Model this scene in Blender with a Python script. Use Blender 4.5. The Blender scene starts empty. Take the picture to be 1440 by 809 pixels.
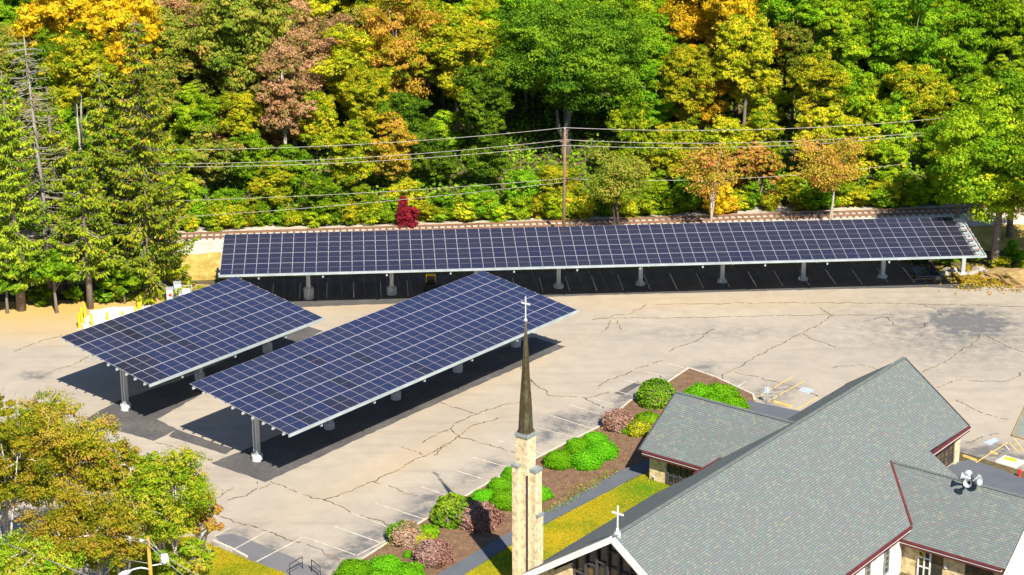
import bpy, bmesh, math, random
import numpy as np
from mathutils import Vector, Matrix

# ------------------------------------------------------------------ camera, sky, sun, exposure
scene = bpy.context.scene
FPX, PITCH, ROLL, CAMZ = 2907.2, 0.3281, 0.0032, 68.4155
cam_d = bpy.data.cameras.new("camera"); cam = bpy.data.objects.new("camera", cam_d)
scene.collection.objects.link(cam); scene.camera = cam
cam_d.sensor_width = 36; cam_d.lens = FPX / 1440 * 36; cam_d.clip_end = 5000; cam_d.clip_start = 1
cam.location = (0, 0, CAMZ)
cam.rotation_euler = (Matrix.Rotation(math.pi/2 - PITCH, 3, 'X') @ Matrix.Rotation(-ROLL, 3, 'Z')).to_euler()
SAZ, SEL = -0.3385, 0.7887                       # shadows run towards azimuth SAZ (from +Y)
world = bpy.data.worlds.new("World"); scene.world = world; world.use_nodes = True
wn = world.node_tree; bg = wn.nodes["Background"]
sky = wn.nodes.new("ShaderNodeTexSky"); sky.sky_type = 'NISHITA'; sky.sun_disc = False
sky.ozone_density = 5; sky.dust_density = .3; sky.sun_elevation = SEL; sky.sun_rotation = math.pi + SAZ
wn.links.new(sky.outputs[0], bg.inputs[0]); bg.inputs[1].default_value = 0.072
sun_d = bpy.data.lights.new("sun", 'SUN'); sun_d.energy = 5.0; sun_d.angle = math.radians(.5); sun_d.color = (1, .93, .8)
sun = bpy.data.objects.new("sun", sun_d); scene.collection.objects.link(sun)
sdir = Vector((math.sin(SAZ)*math.cos(SEL), math.cos(SAZ)*math.cos(SEL), -math.sin(SEL)))
sun.rotation_euler = sdir.to_track_quat('-Z', 'Y').to_euler(); sun.location = (30, -40, 90)
scene.view_settings.view_transform = 'Standard'; scene.view_settings.look = 'None'
scene.view_settings.gamma = 1; scene.view_settings.exposure = 0.90; scene.view_settings.use_curve_mapping = False

# ------------------------------------------------------------------ helpers
COL = scene.collection
rnd = random.Random(7); nrng = np.random.default_rng(7)
def ray(px, py):
    u = (px-720)/FPX; v = -(py-404.5)/FPX; c, s = math.cos(ROLL), math.sin(ROLL)
    u, v = u*c - v*s, u*s + v*c
    return Vector((u, math.cos(PITCH)+v*math.sin(PITCH), -math.sin(PITCH)+v*math.cos(PITCH)))
def G(px, py, z=0.0):                              # point of the level z seen at a place of the photograph
    d = ray(px, py); t = (z-CAMZ)/d.z; return Vector((0, 0, CAMZ)) + d*t
def AY(px, py, y):
    d = ray(px, py); return Vector((0, 0, CAMZ)) + d*(y/d.y)
def PX(p):
    x, y, z = p[0], p[1], p[2]-CAMZ
    d = y*math.cos(PITCH)-z*math.sin(PITCH); v = (y*math.sin(PITCH)+z*math.cos(PITCH))/d
    return 720+FPX*x/d, 404.5-FPX*v

def tag(o, label=None, cat=None, group=None, kind=None):
    if label: o['label'] = label
    if cat: o['category'] = cat
    if group: o['group'] = group
    if kind: o['kind'] = kind
    return o
def empty(name, loc, rz=0):
    o = bpy.data.objects.new(name, None); o.location = loc; o.rotation_euler = (0, 0, rz)
    o.empty_display_size = .5; COL.objects.link(o); return o
def link(name, me, parent=None, loc=None):
    o = bpy.data.objects.new(name, me); COL.objects.link(o)
    if parent: o.parent = parent
    if loc is not None: o.location = loc
    return o
def kids(o): return [c for c in bpy.data.objects if c.parent == o]
def copy_tree(o, loc=None, rz=None, scale=None):
    c = o.copy(); COL.objects.link(c)
    for ch in o.children:
        k = ch.copy(); COL.objects.link(k); k.parent = c
        for g in ch.children:
            q = g.copy(); COL.objects.link(q); q.parent = k
    if loc is not None: c.location = loc
    if rz is not None: c.rotation_euler = (0, 0, rz)
    if scale is not None: c.scale = (scale, scale, scale)
    return c

class MB:                                          # mesh builder with metre UVs
    def __init__(s): s.v = []; s.f = []; s.m = []; s.sm = []
    def face(s, pts, m=0, sm=False):
        i = len(s.v); s.v += [tuple(p) for p in pts]; s.f.append(tuple(range(i, i+len(pts)))); s.m.append(m); s.sm.append(sm)
    def box(s, c, size, rz=0, m=0, mat=None):
        hx, hy, hz = [a/2 for a in size]; M = mat or Matrix.Rotation(rz, 3, 'Z'); c = Vector(c); i = len(s.v)
        for z in (-hz, hz):
            for x, y in ((-hx, -hy), (hx, -hy), (hx, hy), (-hx, hy)): s.v.append(tuple(c + M @ Vector((x, y, z))))
        for q in ((0,3,2,1), (4,5,6,7), (0,1,5,4), (1,2,6,5), (2,3,7,6), (3,0,4,7)):
            s.f.append(tuple(i+k for k in q)); s.m.append(m); s.sm.append(False)
    def beam(s, a, b, w, h, m=0):                  # box from a to b, w wide, h tall (centred)
        a = Vector(a); b = Vector(b); d = b-a; x = d.normalized(); y = Vector((0, 0, 1)).cross(x)
        if y.length < 1e-4: y = Vector((0, 1, 0))
        y.normalize(); z = x.cross(y)
        s.box((a+b)/2, (d.length, w, h), m=m, mat=Matrix((x, y, z)).transposed())
    def slab(s, pts, h, m=0):                      # polygon pts (top) extruded down along its normal by h
        P = [Vector(p) for p in pts]; n = (P[1]-P[0]).cross(P[2]-P[0]).normalized()
        if n.z < 0: P.reverse(); n = -n
        Q = [p - n*h for p in P]; s.face(P, m); s.face(Q[::-1], m)
        for k in range(len(P)):
            j = (k+1) % len(P); s.face((P[k], Q[k], Q[j], P[j]), m)
    def prism(s, pts, z0, z1, m=0):                # plan polygon, vertical sides
        P = [Vector((p[0], p[1], z1)) for p in pts]; s_ = sum(P[k].x*P[(k+1) % len(P)].y-P[(k+1) % len(P)].x*P[k].y for k in range(len(P)))
        if s_ < 0: P.reverse()
        Q = [Vector((p.x, p.y, z0)) for p in P]; s.face(P, m); s.face(Q[::-1], m)
        for k in range(len(P)):
            j = (k+1) % len(P); s.face((P[k], Q[k], Q[j], P[j]), m)
    def tube(s, path, radii, n=6, m=0, cap=True, sm=True):
        path = [Vector(p) for p in path]; i0 = len(s.v)
        if not hasattr(radii, '__len__'): radii = [radii]*len(path)
        for k, p in enumerate(path):
            d = (path[min(k+1, len(path)-1)]-path[max(k-1, 0)])
            d = d.normalized() if d.length > 1e-6 else Vector((0, 0, 1))
            a = d.cross(Vector((0, 0, 1)) if abs(d.z) < .9 else Vector((1, 0, 0))).normalized(); b = d.cross(a)
            for j in range(n):
                t = 2*math.pi*j/n; s.v.append(tuple(p + (a*math.cos(t)+b*math.sin(t))*radii[k]))
        for k in range(len(path)-1):
            for j in range(n):
                a = i0+k*n+j; b = i0+k*n+(j+1) % n
                s.f.append((a, b, b+n, a+n)); s.m.append(m); s.sm.append(sm)
        if cap:
            s.f.append(tuple(i0+j for j in range(n))[::-1]); s.m.append(m); s.sm.append(False)
            e = i0+(len(path)-1)*n; s.f.append(tuple(e+j for j in range(n))); s.m.append(m); s.sm.append(False)
    def lathe(s, prof, c=(0, 0, 0), n=16, m=0):    # prof = [(r, z)...] bottom to top
        s.tube([(c[0], c[1], c[2]+z + k*1e-5) for k, (r, z) in enumerate(prof)], [r for r, z in prof], n, m, True, False)
    def sphere(s, c, r, m=0, n=10, k=6):
        s.lathe([(max(r*math.cos(t), .002), r*math.sin(t)) for t in [(-.5+i/k)*math.pi for i in range(k+1)]], c, n, m)
    def mesh(s, name, mats):
        me = bpy.data.meshes.new(name); me.from_pydata(s.v, [], s.f)
        mats = mats if isinstance(mats, (list, tuple)) else [mats]
        for m in mats: me.materials.append(m)
        me.polygons.foreach_set('material_index', s.m); me.polygons.foreach_set('use_smooth', s.sm)
        uv = me.uv_layers.new(name='uv').data; Z = Vector((0, 0, 1))
        for p in me.polygons:
            n = p.normal
            if abs(n.z) > .97: t, w = Vector((1, 0, 0)), Vector((0, 1, 0))
            else: t = Z.cross(n).normalized(); w = n.cross(t)
            for li in p.loop_indices:
                co = me.vertices[me.loops[li].vertex_index].co; uv[li].uv = (co.dot(t), co.dot(w))
        me.update(); return me
    def build(s, name, mats, parent=None, loc=None): return link(name, s.mesh(name, mats), parent, loc)

# ------------------------------------------------------------------ materials
def new_mat(name):
    m = bpy.data.materials.new(name); m.use_nodes = True; nt = m.node_tree; return m, nt, nt.nodes["Principled BSDF"]
def nd(nt, t, **kw):
    n = nt.nodes.new(t)
    for k, v in kw.items():
        if k.startswith('i_'): n.inputs[k[2:].replace('_', ' ')].default_value = v
        else: setattr(n, k, v)
    return n
def rgba(c): return (c[0], c[1], c[2], 1)
def noise(nt, vec, scale, detail=4, rough=.55):
    n = nd(nt, 'ShaderNodeTexNoise'); n.inputs['Scale'].default_value = scale; n.inputs['Detail'].default_value = detail
    n.inputs['Roughness'].default_value = rough; nt.links.new(vec, n.inputs['Vector']); return n.outputs['Fac']
def ramp(nt, fac, stops, interp='LINEAR'):
    r = nd(nt, 'ShaderNodeValToRGB'); cr = r.color_ramp; cr.interpolation = interp
    while len(cr.elements) < len(stops): cr.elements.new(.5)
    for e, (p, c) in zip(cr.elements, stops): e.position = p; e.color = rgba(c) if len(c) == 3 else c
    nt.links.new(fac, r.inputs[0]); return r.outputs[0]
def mix(nt, fac, a, b, mode='MIX'):
    n = nd(nt, 'ShaderNodeMix', data_type='RGBA', blend_type=mode)
    for sck, val in ((n.inputs[0], fac), (n.inputs[6], a), (n.inputs[7], b)):
        if hasattr(val, 'is_output'): nt.links.new(val, sck)
        elif isinstance(val, (tuple, list)): sck.default_value = rgba(val)
        else: sck.default_value = val
    return n.outputs[2]
def mth(nt, op, a, b=None, c=None):
    n = nd(nt, 'ShaderNodeMath', operation=op)
    for k, val in enumerate((a, b, c)):
        if val is None: continue
        if hasattr(val, 'is_output'): nt.links.new(val, n.inputs[k])
        else: n.inputs[k].default_value = val
    return n.outputs[0]
def pos(nt): return nd(nt, 'ShaderNodeNewGeometry').outputs['Position']
def objco(nt): return nd(nt, 'ShaderNodeTexCoord').outputs['Object']
def attr(nt, name): return nd(nt, 'ShaderNodeAttribute', attribute_name=name).outputs['Fac']
def bump(nt, b, h, dist=.05, st=.6):
    n = nd(nt, 'ShaderNodeBump'); n.inputs['Distance'].default_value = dist; n.inputs['Strength'].default_value = st
    nt.links.new(h, n.inputs['Height']); nt.links.new(n.outputs[0], b.inputs['Normal'])

def speckle(name, stops, scale=2., rough=.9, metal=0, fine=0, bmp=0, coord='obj', spec=.3):
    """noise-coloured material; fine > 0 adds a second small-scale variation"""
    m, nt, b = new_mat(name); v = objco(nt) if coord == 'obj' else pos(nt)
    f = noise(nt, v, scale)
    if fine: f = mth(nt, 'ADD', mth(nt, 'MULTIPLY', f, .55), mth(nt, 'MULTIPLY', noise(nt, v, fine, 2), .45))
    n = len(stops); c = ramp(nt, f, [(.32+.36*i/max(n-1, 1), s) for i, s in enumerate(stops)])
    nt.links.new(c, b.inputs['Base Color']); b.inputs['Roughness'].default_value = rough
    b.inputs['Metallic'].default_value = metal; b.inputs['Specular IOR Level'].default_value = spec
    if bmp: bump(nt, b, f, bmp)
    return m

def leafmat(name, cols, acc=None, trans=.44):
    """cols: dark-to-light leaf colours picked per leaf clump; acc: colour of a few stray clumps"""
    m, nt, b = new_mat(name); nt.nodes.remove(b); out = nt.nodes['Material Output']
    t = attr(nt, 'tint'); r = nd(nt, 'ShaderNodeObjectInfo').outputs['Random']
    t2 = mth(nt, 'ADD', mth(nt, 'MULTIPLY', t, .8), mth(nt, 'MULTIPLY', r, .2))
    n = len(cols); st = [(.08+.72*i/max(n-1, 1), c) for i, c in enumerate(cols)]
    if acc: st += [(.9, cols[-1]), (.96, acc)]
    c = ramp(nt, t2, st)
    hs = nd(nt, 'ShaderNodeHueSaturation'); nt.links.new(c, hs.inputs['Color'])
    nt.links.new(mth(nt, 'ADD', .485, mth(nt, 'MULTIPLY', r, .03)), hs.inputs['Hue'])
    nt.links.new(mth(nt, 'ADD', .85, mth(nt, 'MULTIPLY', r, .3)), hs.inputs['Value'])
    d = nd(nt, 'ShaderNodeBsdfDiffuse'); tr = nd(nt, 'ShaderNodeBsdfTranslucent'); mx = nd(nt, 'ShaderNodeMixShader')
    nt.links.new(hs.outputs[0], d.inputs[0]); nt.links.new(hs.outputs[0], tr.inputs[0]); mx.inputs[0].default_value = trans
    nt.links.new(d.outputs[0], mx.inputs[1]); nt.links.new(tr.outputs[0], mx.inputs[2]); nt.links.new(mx.outputs[0], out.inputs[0])
    return m

def shingle_mat():
    m, nt, b = new_mat('roof_shingles'); uv = nd(nt, 'ShaderNodeUVMap').outputs[0]
    sp = nd(nt, 'ShaderNodeSeparateXYZ'); nt.links.new(uv, sp.inputs[0])
    RW, RH = .31, .185
    row = mth(nt, 'FLOOR', mth(nt, 'DIVIDE', sp.outputs[1], RH))
    uu = mth(nt, 'ADD', mth(nt, 'DIVIDE', sp.outputs[0], RW), mth(nt, 'MULTIPLY', mth(nt, 'FLOORED_MODULO', row, 2), .5))
    colm = mth(nt, 'FLOOR', uu)
    cb = nd(nt, 'ShaderNodeCombineXYZ'); nt.links.new(colm, cb.inputs[0]); nt.links.new(row, cb.inputs[1])
    w = nd(nt, 'ShaderNodeTexWhiteNoise', noise_dimensions='2D'); nt.links.new(cb.outputs[0], w.inputs['Vector'])
    c = ramp(nt, w.outputs['Value'], [(0, (.142, .178, .172)), (.22, (.17, .205, .2)), (.42, (.162, .164, .172)), (.62, (.148, .174, .172)), (.74, (.176, .178, .184)), (.92, (.215, .228, .178))], 'CONSTANT')
    fv = mth(nt, 'FRACT', mth(nt, 'DIVIDE', sp.outputs[1], RH)); fu = mth(nt, 'FRACT', uu)
    line = mth(nt, 'MAXIMUM', mth(nt, 'MULTIPLY', mth(nt, 'LESS_THAN', fv, .24), .72), mth(nt, 'MULTIPLY', mth(nt, 'LESS_THAN', fu, .13), .5))
    c = mix(nt, line, c, (.05, .055, .055))  # row lines paint in the shadow under each course; tab gaps are joints
    big = noise(nt, objco(nt), .35, 3); c = mix(nt, mth(nt, 'MULTIPLY', big, .35), c, (.13, .14, .14))
    nt.links.new(c, b.inputs['Base Color']); b.inputs['Roughness'].default_value = .95; b.inputs['Specular IOR Level'].default_value = .15
    bump(nt, b, mth(nt, 'SUBTRACT', 1, line), .02, .5); return m

def brick_mat(name, c1, c2, mort, w=.42, h=.11):
    m, nt, b = new_mat(name); uv = nd(nt, 'ShaderNodeUVMap').outputs[0]
    br = nd(nt, 'ShaderNodeTexBrick'); nt.links.new(uv, br.inputs['Vector'])
    for k, v in (('Color1', rgba(c1)), ('Color2', rgba(c2)), ('Mortar', rgba(mort)), ('Scale', 1), ('Mortar Size', .012), ('Brick Width', w), ('Row Height', h), ('Bias', .05)): br.inputs[k].default_value = v
    n2 = noise(nt, uv, 2.2, 5); c = mix(nt, ramp(nt, n2, [(.47, (0, 0, 0)), (.62, (.7, .7, .7))]), br.outputs[0], tuple(a*.55 for a in c2))
    nt.links.new(c, b.inputs['Base Color']); b.inputs['Roughness'].default_value = .9; b.inputs['Specular IOR Level'].default_value = .2
    bump(nt, b, br.outputs['Fac'], .012, -.5); return m

def panel_mat(name, base, dark):
    """solar module face: 6 x 24 cells with fine gaps, a pale mid line; local x across, y along"""
    m, nt, b = new_mat(name); sp = nd(nt, 'ShaderNodeSeparateXYZ'); nt.links.new(objco(nt), sp.inputs[0])
    fx = mth(nt, 'FRACT', mth(nt, 'DIVIDE', sp.outputs[0], .1785)); fy = mth(nt, 'FRACT', mth(nt, 'DIVIDE', sp.outputs[1], .0905))
    g1 = mth(nt, 'LESS_THAN', fx, .05); g2 = mth(nt, 'LESS_THAN', fy, .07)
    line = mth(nt, 'MULTIPLY', mth(nt, 'MAXIMUM', g1, g2), .30)
    midl = mth(nt, 'MULTIPLY', mth(nt, 'LESS_THAN', mth(nt, 'ABSOLUTE', sp.outputs[1]), .014), .85)
    r = nd(nt, 'ShaderNodeObjectInfo').outputs['Random']
    c = mix(nt, r, base, dark); c = mix(nt, line, c, (.22, .22, .30)); c = mix(nt, midl, c, (.34, .29, .34))
    nt.links.new(c, b.inputs['Base Color']); b.inputs['Roughness'].default_value = .16; b.inputs['Specular IOR Level'].default_value = .42
    return m

def lot_mat():
    m, nt, b = new_mat('worn_asphalt'); p = pos(nt)
    big = noise(nt, p, .06, 4, .6); med = noise(nt, p, .45, 5, .65); fine = noise(nt, p, 9, 3, .7)
    c = ramp(nt, big, [(.3, (.36, .312, .258)), (.5, (.405, .352, .288)), (.7, (.44, .378, .302))])
    c = mix(nt, mth(nt, 'MULTIPLY', mth(nt, 'SUBTRACT', med, .40), 1.5), c, (.27, .245, .215))
    c = mix(nt, mth(nt, 'MULTIPLY', fine, .28), c, (.2, .175, .15))
    # streaks worn in along the driving direction
    mp = nd(nt, 'ShaderNodeMapping'); mp.inputs['Rotation'].default_value = (0, 0, -.9); mp.inputs['Scale'].default_value = (.06, .7, 1)
    nt.links.new(p, mp.inputs[0]); stv = noise(nt, mp.outputs[0], 1.2, 4, .6)
    c = mix(nt, mth(nt, 'MULTIPLY', mth(nt, 'MAXIMUM', mth(nt, 'SUBTRACT', stv, .52), 0), 1.6), c, (.22, .19, .16))
    sand = mth(nt, 'MULTIPLY', attr(nt, 'sand'), mth(nt, 'ADD', .55, mth(nt, 'MULTIPLY', med, .8)))
    c = mix(nt, mth(nt, 'MINIMUM', sand, 1), c, (.50, .33, .10))
    st = mth(nt, 'MULTIPLY', attr(nt, 'stain'), mth(nt, 'MULTIPLY', mth(nt, 'MAXIMUM', mth(nt, 'SUBTRACT', noise(nt, p, .9, 5, .7), .30), 0), 4.6))
    c = mix(nt, mth(nt, 'MINIMUM', st, .85), c, (.1, .105, .115))
    nt.links.new(c, b.inputs['Base Color']); b.inputs['Roughness'].default_value = .95; b.inputs['Specular IOR Level'].default_value = .15
    bump(nt, b, fine, .01, .4); return m

M = {}
M['lot'] = lot_mat()
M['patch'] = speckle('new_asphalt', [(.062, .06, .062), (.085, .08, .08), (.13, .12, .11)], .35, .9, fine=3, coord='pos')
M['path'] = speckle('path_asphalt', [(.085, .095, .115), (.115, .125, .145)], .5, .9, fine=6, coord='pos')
M['oldgrey'] = speckle('side_asphalt', [(.12, .12, .13), (.17, .165, .17)], .4, .9, fine=5, coord='pos')  # plain mid-grey asphalt tone, mottled by noise
M['line'] = speckle('white_road_paint', [(.38, .33, .26), (.5, .45, .37), (.62, .57, .49)], 1.6, .8, coord='pos')
M['yline'] = speckle('yellow_road_paint', [(.55, .36, .12), (.68, .46, .15)], 1.5, .8, coord='pos')
M['bline'] = speckle('blue_road_paint', [(.3, .38, .46), (.42, .47, .5)], 3, .8, coord='pos')
M['crack'] = speckle('crack_fill', [(.045, .03, .02), (.12, .08, .04), (.32, .2, .05)], .5, 1, coord='pos')
M['ground'] = speckle('forest_floor', [(.05, .045, .02), (.10, .08, .035), (.16, .11, .05)], .25, 1, fine=2, bmp=.1, coord='pos')
M['sandy'] = speckle('sandy_verge', [(.36, .24, .09), (.5, .35, .13)], .5, 1, fine=4, coord='pos')
M['gravelw'] = speckle('white_gravel', [(.62, .58, .52), (.8, .77, .72)], 1.5, 1, fine=6, coord='pos')
M['mulch'] = speckle('mulch', [(.10, .055, .032), (.16, .095, .055), (.24, .15, .08)], 1.5, 1, fine=9, bmp=.05, coord='pos')
def grass_mat():
    m, nt, b = new_mat('dry_lawn'); p = pos(nt)
    a = noise(nt, p, .22, 4, .6); f = noise(nt, p, 5, 3, .7)
    c = ramp(nt, a, [(.34, (.15, .2, .012)), (.46, (.38, .32, .012)), (.62, (.52, .36, .016))])
    c = mix(nt, mth(nt, 'MULTIPLY', f, .7), c, (.1, .1, .01)); c = mix(nt, mth(nt, 'MINIMUM', attr(nt, 'green'), 1), c, (.09, .19, .008))
    nt.links.new(c, b.inputs['Base Color']); b.inputs['Roughness'].default_value = 1; b.inputs['Specular IOR Level'].default_value = .05
    bump(nt, b, f, .08, .8); return m
M['grass'] = grass_mat()
M['kerb'] = speckle('kerb_concrete', [(.42, .38, .31), (.58, .53, .44)], 1, .9, coord='pos')
M['concrete'] = speckle('concrete', [(.42, .4, .37), (.6, .58, .54)], 2, .9, fine=8)
M['pierwhite'] = speckle('painted_pier', [(.5, .5, .48), (.68, .67, .64)], 2, .8, fine=8)
M['galv'] = speckle('galvanised_steel', [(.42, .44, .45), (.56, .58, .58)], 3, .45, metal=.35, fine=14)
M['gutter'] = speckle('pale_fascia', [(.27, .32, .33), (.38, .42, .42)], 1, .5)
M['frame'] = speckle('module_frame', [(.28, .28, .34), (.37, .36, .42)], 3, .4, metal=.1)
M['under'] = speckle('module_back', [(.16, .17, .18), (.22, .23, .24)], 2, .6)
M['panelA'] = panel_mat('solar_cells_blue', (.012, .018, .058), (.018, .021, .05))
M['panelD'] = panel_mat('solar_cells_dark', (.011, .012, .026), (.016, .017, .034))
M['panelC'] = panel_mat('solar_cells_far', (.013, .014, .037), (.019, .018, .032))
M['shingle'] = shingle_mat(); M['shingle_grey'] = speckle('grey_apron', [(.17, .19, .17), (.24, .26, .23)], .6, 1, fine=6, coord='pos')
M['brick'] = brick_mat('blond_brick', (.70, .54, .30), (.58, .42, .2), (.66, .57, .42))
M['stone'] = brick_mat('cream_stone', (.78, .65, .42), (.66, .5, .28), (.62, .54, .42), .5, .17)
M['stucco'] = speckle('white_stucco', [(.7, .65, .56), (.8, .76, .68)], 2, .9, fine=10)
M['maroon'] = speckle('maroon_metal', [(.095, .02, .023), (.135, .03, .032)], 2, .5)
M['white'] = speckle('white_trim', [(.68, .66, .63), (.8, .78, .75)], 1.5, .6)
M['lead'] = speckle('lead_cap', [(.2, .23, .24), (.3, .33, .33)], 2, .6, metal=.2)
M['copper'] = speckle('aged_copper', [(.055, .04, .024), (.1, .075, .04), (.13, .15, .09)], 1.2, .5, metal=.45, fine=5)
M['glass'] = speckle('window_glass', [(.02, .022, .025), (.05, .045, .03), (.16, .1, .03)], .8, .12, spec=.5)
M['mullion'] = speckle('dark_mullion', [(.05, .042, .05), (.08, .07, .075)], 3, .6)
M['bark'] = speckle('bark', [(.13, .1, .085), (.24, .2, .17)], 1.5, 1, fine=6)
M['darkbark'] = speckle('dark_bark', [(.05, .04, .035), (.1, .08, .07)], 1.5, 1, fine=6)
M['birch'] = speckle('pale_bark', [(.32, .28, .24), (.56, .5, .44)], 1.5, 1, fine=6)
M['deadwood'] = speckle('dead_wood', [(.2, .18, .155), (.34, .31, .265)], 1, 1, fine=5)
M['polewood'] = speckle('pole_wood', [(.16, .1, .06), (.26, .17, .11)], 1, .9, fine=6)
M['poleyel'] = speckle('yellow_pole_wood', [(.32, .19, .03), (.45, .28, .05)], 1, .9, fine=6)
M['wire'] = speckle('cable', [(.3, .26, .26), (.46, .42, .42)], 1, .5, metal=.3)
M['byellow'] = speckle('bollard_yellow', [(.62, .42, .01), (.75, .52, .015)], 1, .5)
M['cabgrey'] = speckle('cabinet_grey', [(.36, .43, .47), (.46, .52, .55)], 2, .5)
M['red'] = speckle('red_paint', [(.5, .03, .02), (.62, .05, .03)], 2, .5)
M['black'] = speckle('black_metal', [(.012, .012, .014), (.03, .03, .032)], 3, .5)
M['rust'] = speckle('rusty_rail', [(.2, .1, .055), (.3, .17, .1)], 1.5, .8, fine=8, coord='pos')
M['tie'] = speckle('railway_tie', [(.1, .065, .045), (.2, .13, .085)], 1.2, .95, fine=6, coord='pos')
M['ballast'] = speckle('ballast', [(.36, .31, .25), (.52, .45, .37), (.64, .57, .48)], 1.2, 1, fine=8, bmp=.08, coord='pos')
M['weeds'] = speckle('dry_weeds', [(.2, .15, .035), (.42, .29, .07), (.55, .42, .14)], .8, 1, fine=5, bmp=.2, coord='pos')
M['rock'] = speckle('rock', [(.22, .2, .17), (.42, .38, .32)], 1.5, .95, fine=5, bmp=.1)
M['dirt'] = speckle('dirt', [(.2, .13, .05), (.34, .23, .09), (.46, .33, .15)], 1.5, 1, fine=9, bmp=.3)
M['lampw'] = speckle('lamp_white', [(.7, .7, .7), (.82, .82, .82)], 2, .4)
# foliage
M['L_green'] = leafmat('leaf_green', [(0.0554, 0.151, 0.00907), (0.158, 0.318, 0.0121), (0.238, 0.409, 0.0151), (0.348, 0.5, 0.0212)], (0.664, 0.514, 0.0302))
M['L_lime'] = leafmat('leaf_lime', [(0.0882, 0.216, 0.00925), (0.221, 0.37, 0.0139), (0.337, 0.463, 0.017), (0.501, 0.586, 0.0232)], (0.727, 0.586, 0.0232))
M['L_dark'] = leafmat('leaf_deep_green', [(0.0447, 0.118, 0.0126), (0.107, 0.219, 0.0156), (0.179, 0.314, 0.0188), (0.286, 0.424, 0.0219)])
M['L_gold'] = leafmat('leaf_gold', [(0.263, 0.263, 0.0131), (0.551, 0.355, 0.0158), (0.735, 0.473, 0.0184), (0.8, 0.578, 0.0328)], (0.315, 0.394, 0.0158))
M['L_ygreen'] = leafmat('leaf_yellow_green', [(0.134, 0.25, 0.0125), (0.3, 0.374, 0.0156), (0.48, 0.484, 0.0203), (0.661, 0.576, 0.028)], (0.751, 0.391, 0.0468))
M['L_orange'] = leafmat('leaf_orange', [(0.167, 0.243, 0.0172), (0.386, 0.343, 0.0229), (0.567, 0.343, 0.0358), (0.643, 0.386, 0.0715)], (0.515, 0.114, 0.0572))
M['L_rust'] = leafmat('leaf_rust', [(0.187, 0.211, 0.0351), (0.36, 0.267, 0.0842), (0.507, 0.281, 0.14), (0.614, 0.379, 0.211)], (0.56, 0.14, 0.0842))
M['L_olive'] = leafmat('leaf_olive', [(0.105, 0.178, 0.0208), (0.223, 0.297, 0.0297), (0.354, 0.372, 0.0446), (0.471, 0.386, 0.0743)], (0.549, 0.297, 0.0743))
M['L_red'] = leafmat('leaf_red', [(0.24, 0.024, 0.024), (0.408, 0.036, 0.036), (0.504, 0.096, 0.036)], (0.24, 0.24, 0.024))
M['L_spruce'] = leafmat('needles', [(0.0787, 0.146, 0.0166), (0.211, 0.311, 0.0186), (0.369, 0.435, 0.025)], None, .15)
M['L_cone'] = leafmat('cones', [(0.39, 0.221, 0.026), (0.585, 0.338, 0.039)], None, .1)
M['L_box'] = leafmat('boxwood', [(0.0921, 0.295, 0.00622), (0.135, 0.403, 0.00928), (0.197, 0.482, 0.0155)], None, .25)
M['L_round'] = leafmat('holly', [(0.063, 0.18, 0.0072), (0.134, 0.306, 0.0144), (0.234, 0.396, 0.0216)], (0.54, 0.216, 0.036), .2)
M['L_azalea'] = leafmat('azalea', [(0.242, 0.121, 0.0847), (0.363, 0.206, 0.145), (0.411, 0.266, 0.206)], (0.121, 0.242, 0.0121), .2)
M['L_fgt'] = leafmat('leaf_autumn_mix', [(0.123, 0.19, 0.0134), (0.291, 0.325, 0.0179), (0.448, 0.403, 0.0246), (0.538, 0.347, 0.056)], (0.47, 0.19, 0.0672))
M['L_fgg'] = leafmat('leaf_mixed_green', [(0.1, 0.228, 0.0114), (0.249, 0.385, 0.0171), (0.412, 0.471, 0.0257), (0.522, 0.455, 0.0428)], (0.549, 0.314, 0.0713))
M['L_pink'] = leafmat('leaf_pink_mix', [(0.273, 0.273, 0.0287), (0.489, 0.345, 0.0431), (0.604, 0.287, 0.0862)], (0.575, 0.172, 0.144), .35)
M['boxcore'] = speckle('boxwood_core', [(.07, .2, .004), (.11, .27, .006)], 3, 1)
M['twig'] = speckle('twigs', [(.12, .085, .065), (.22, .17, .13)], 3, 1)

# ------------------------------------------------------------------ terrain
TL = Vector((-36.8, 213.4, 0)); TR = Vector((49.2, 222.4, 0)); TD = (TR-TL).normalized(); TN = Vector((-TD.y, TD.x, 0))   # railway line
ZT = 1.5
def dtrack(x, y): return (x-TL.x)*TN.x + (y-TL.y)*TN.y
def sstep(a, b, t):
    t = np.clip((t-a)/(b-a), 0, 1); return t*t*(3-2*t)
CR = G(1271, 507, 7.6); CAZ = math.radians(52.717)          # church: rear end of the ridge, axis
U = Vector((math.cos(CAZ), math.sin(CAZ), 0)); V = Vector((U.y, -U.x, 0))
def terr(x, y):
    d = dtrack(x, y)
    z = -0.04 + sstep(-8, -2.5, d)*(ZT-.15) + np.maximum(d-5, 0)*.2*(1-.55*sstep(70, 160, d)) + 1.2*np.sin(x*.05+1)*sstep(10, 50, d)
    l = (x-CR.x)*U.x+(y-CR.y)*U.y; w = (x-CR.x)*V.x+(y-CR.y)*V.y
    return z - 2.9*sstep(-1, 5.0, w)*(1-sstep(-11.5, -9.5, l))*sstep(-120, -60, -np.abs(w))
xs = np.unique(np.concatenate([[-1500, -800, -400, -220], np.arange(-150, 151, 2.5), [220, 400, 800, 1500]]))
ys = np.unique(np.concatenate([[-600, -200, 0, 60], np.arange(90, 200, 2.5), np.arange(200, 235, 1), np.arange(235, 340, 3), [360, 400, 480, 600, 900, 1600, 2600]]))
X, Y = np.meshgrid(xs, ys); Zt = terr(X, Y); nx_, ny_ = len(xs), len(ys)
me = bpy.data.meshes.new('ground')
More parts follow.
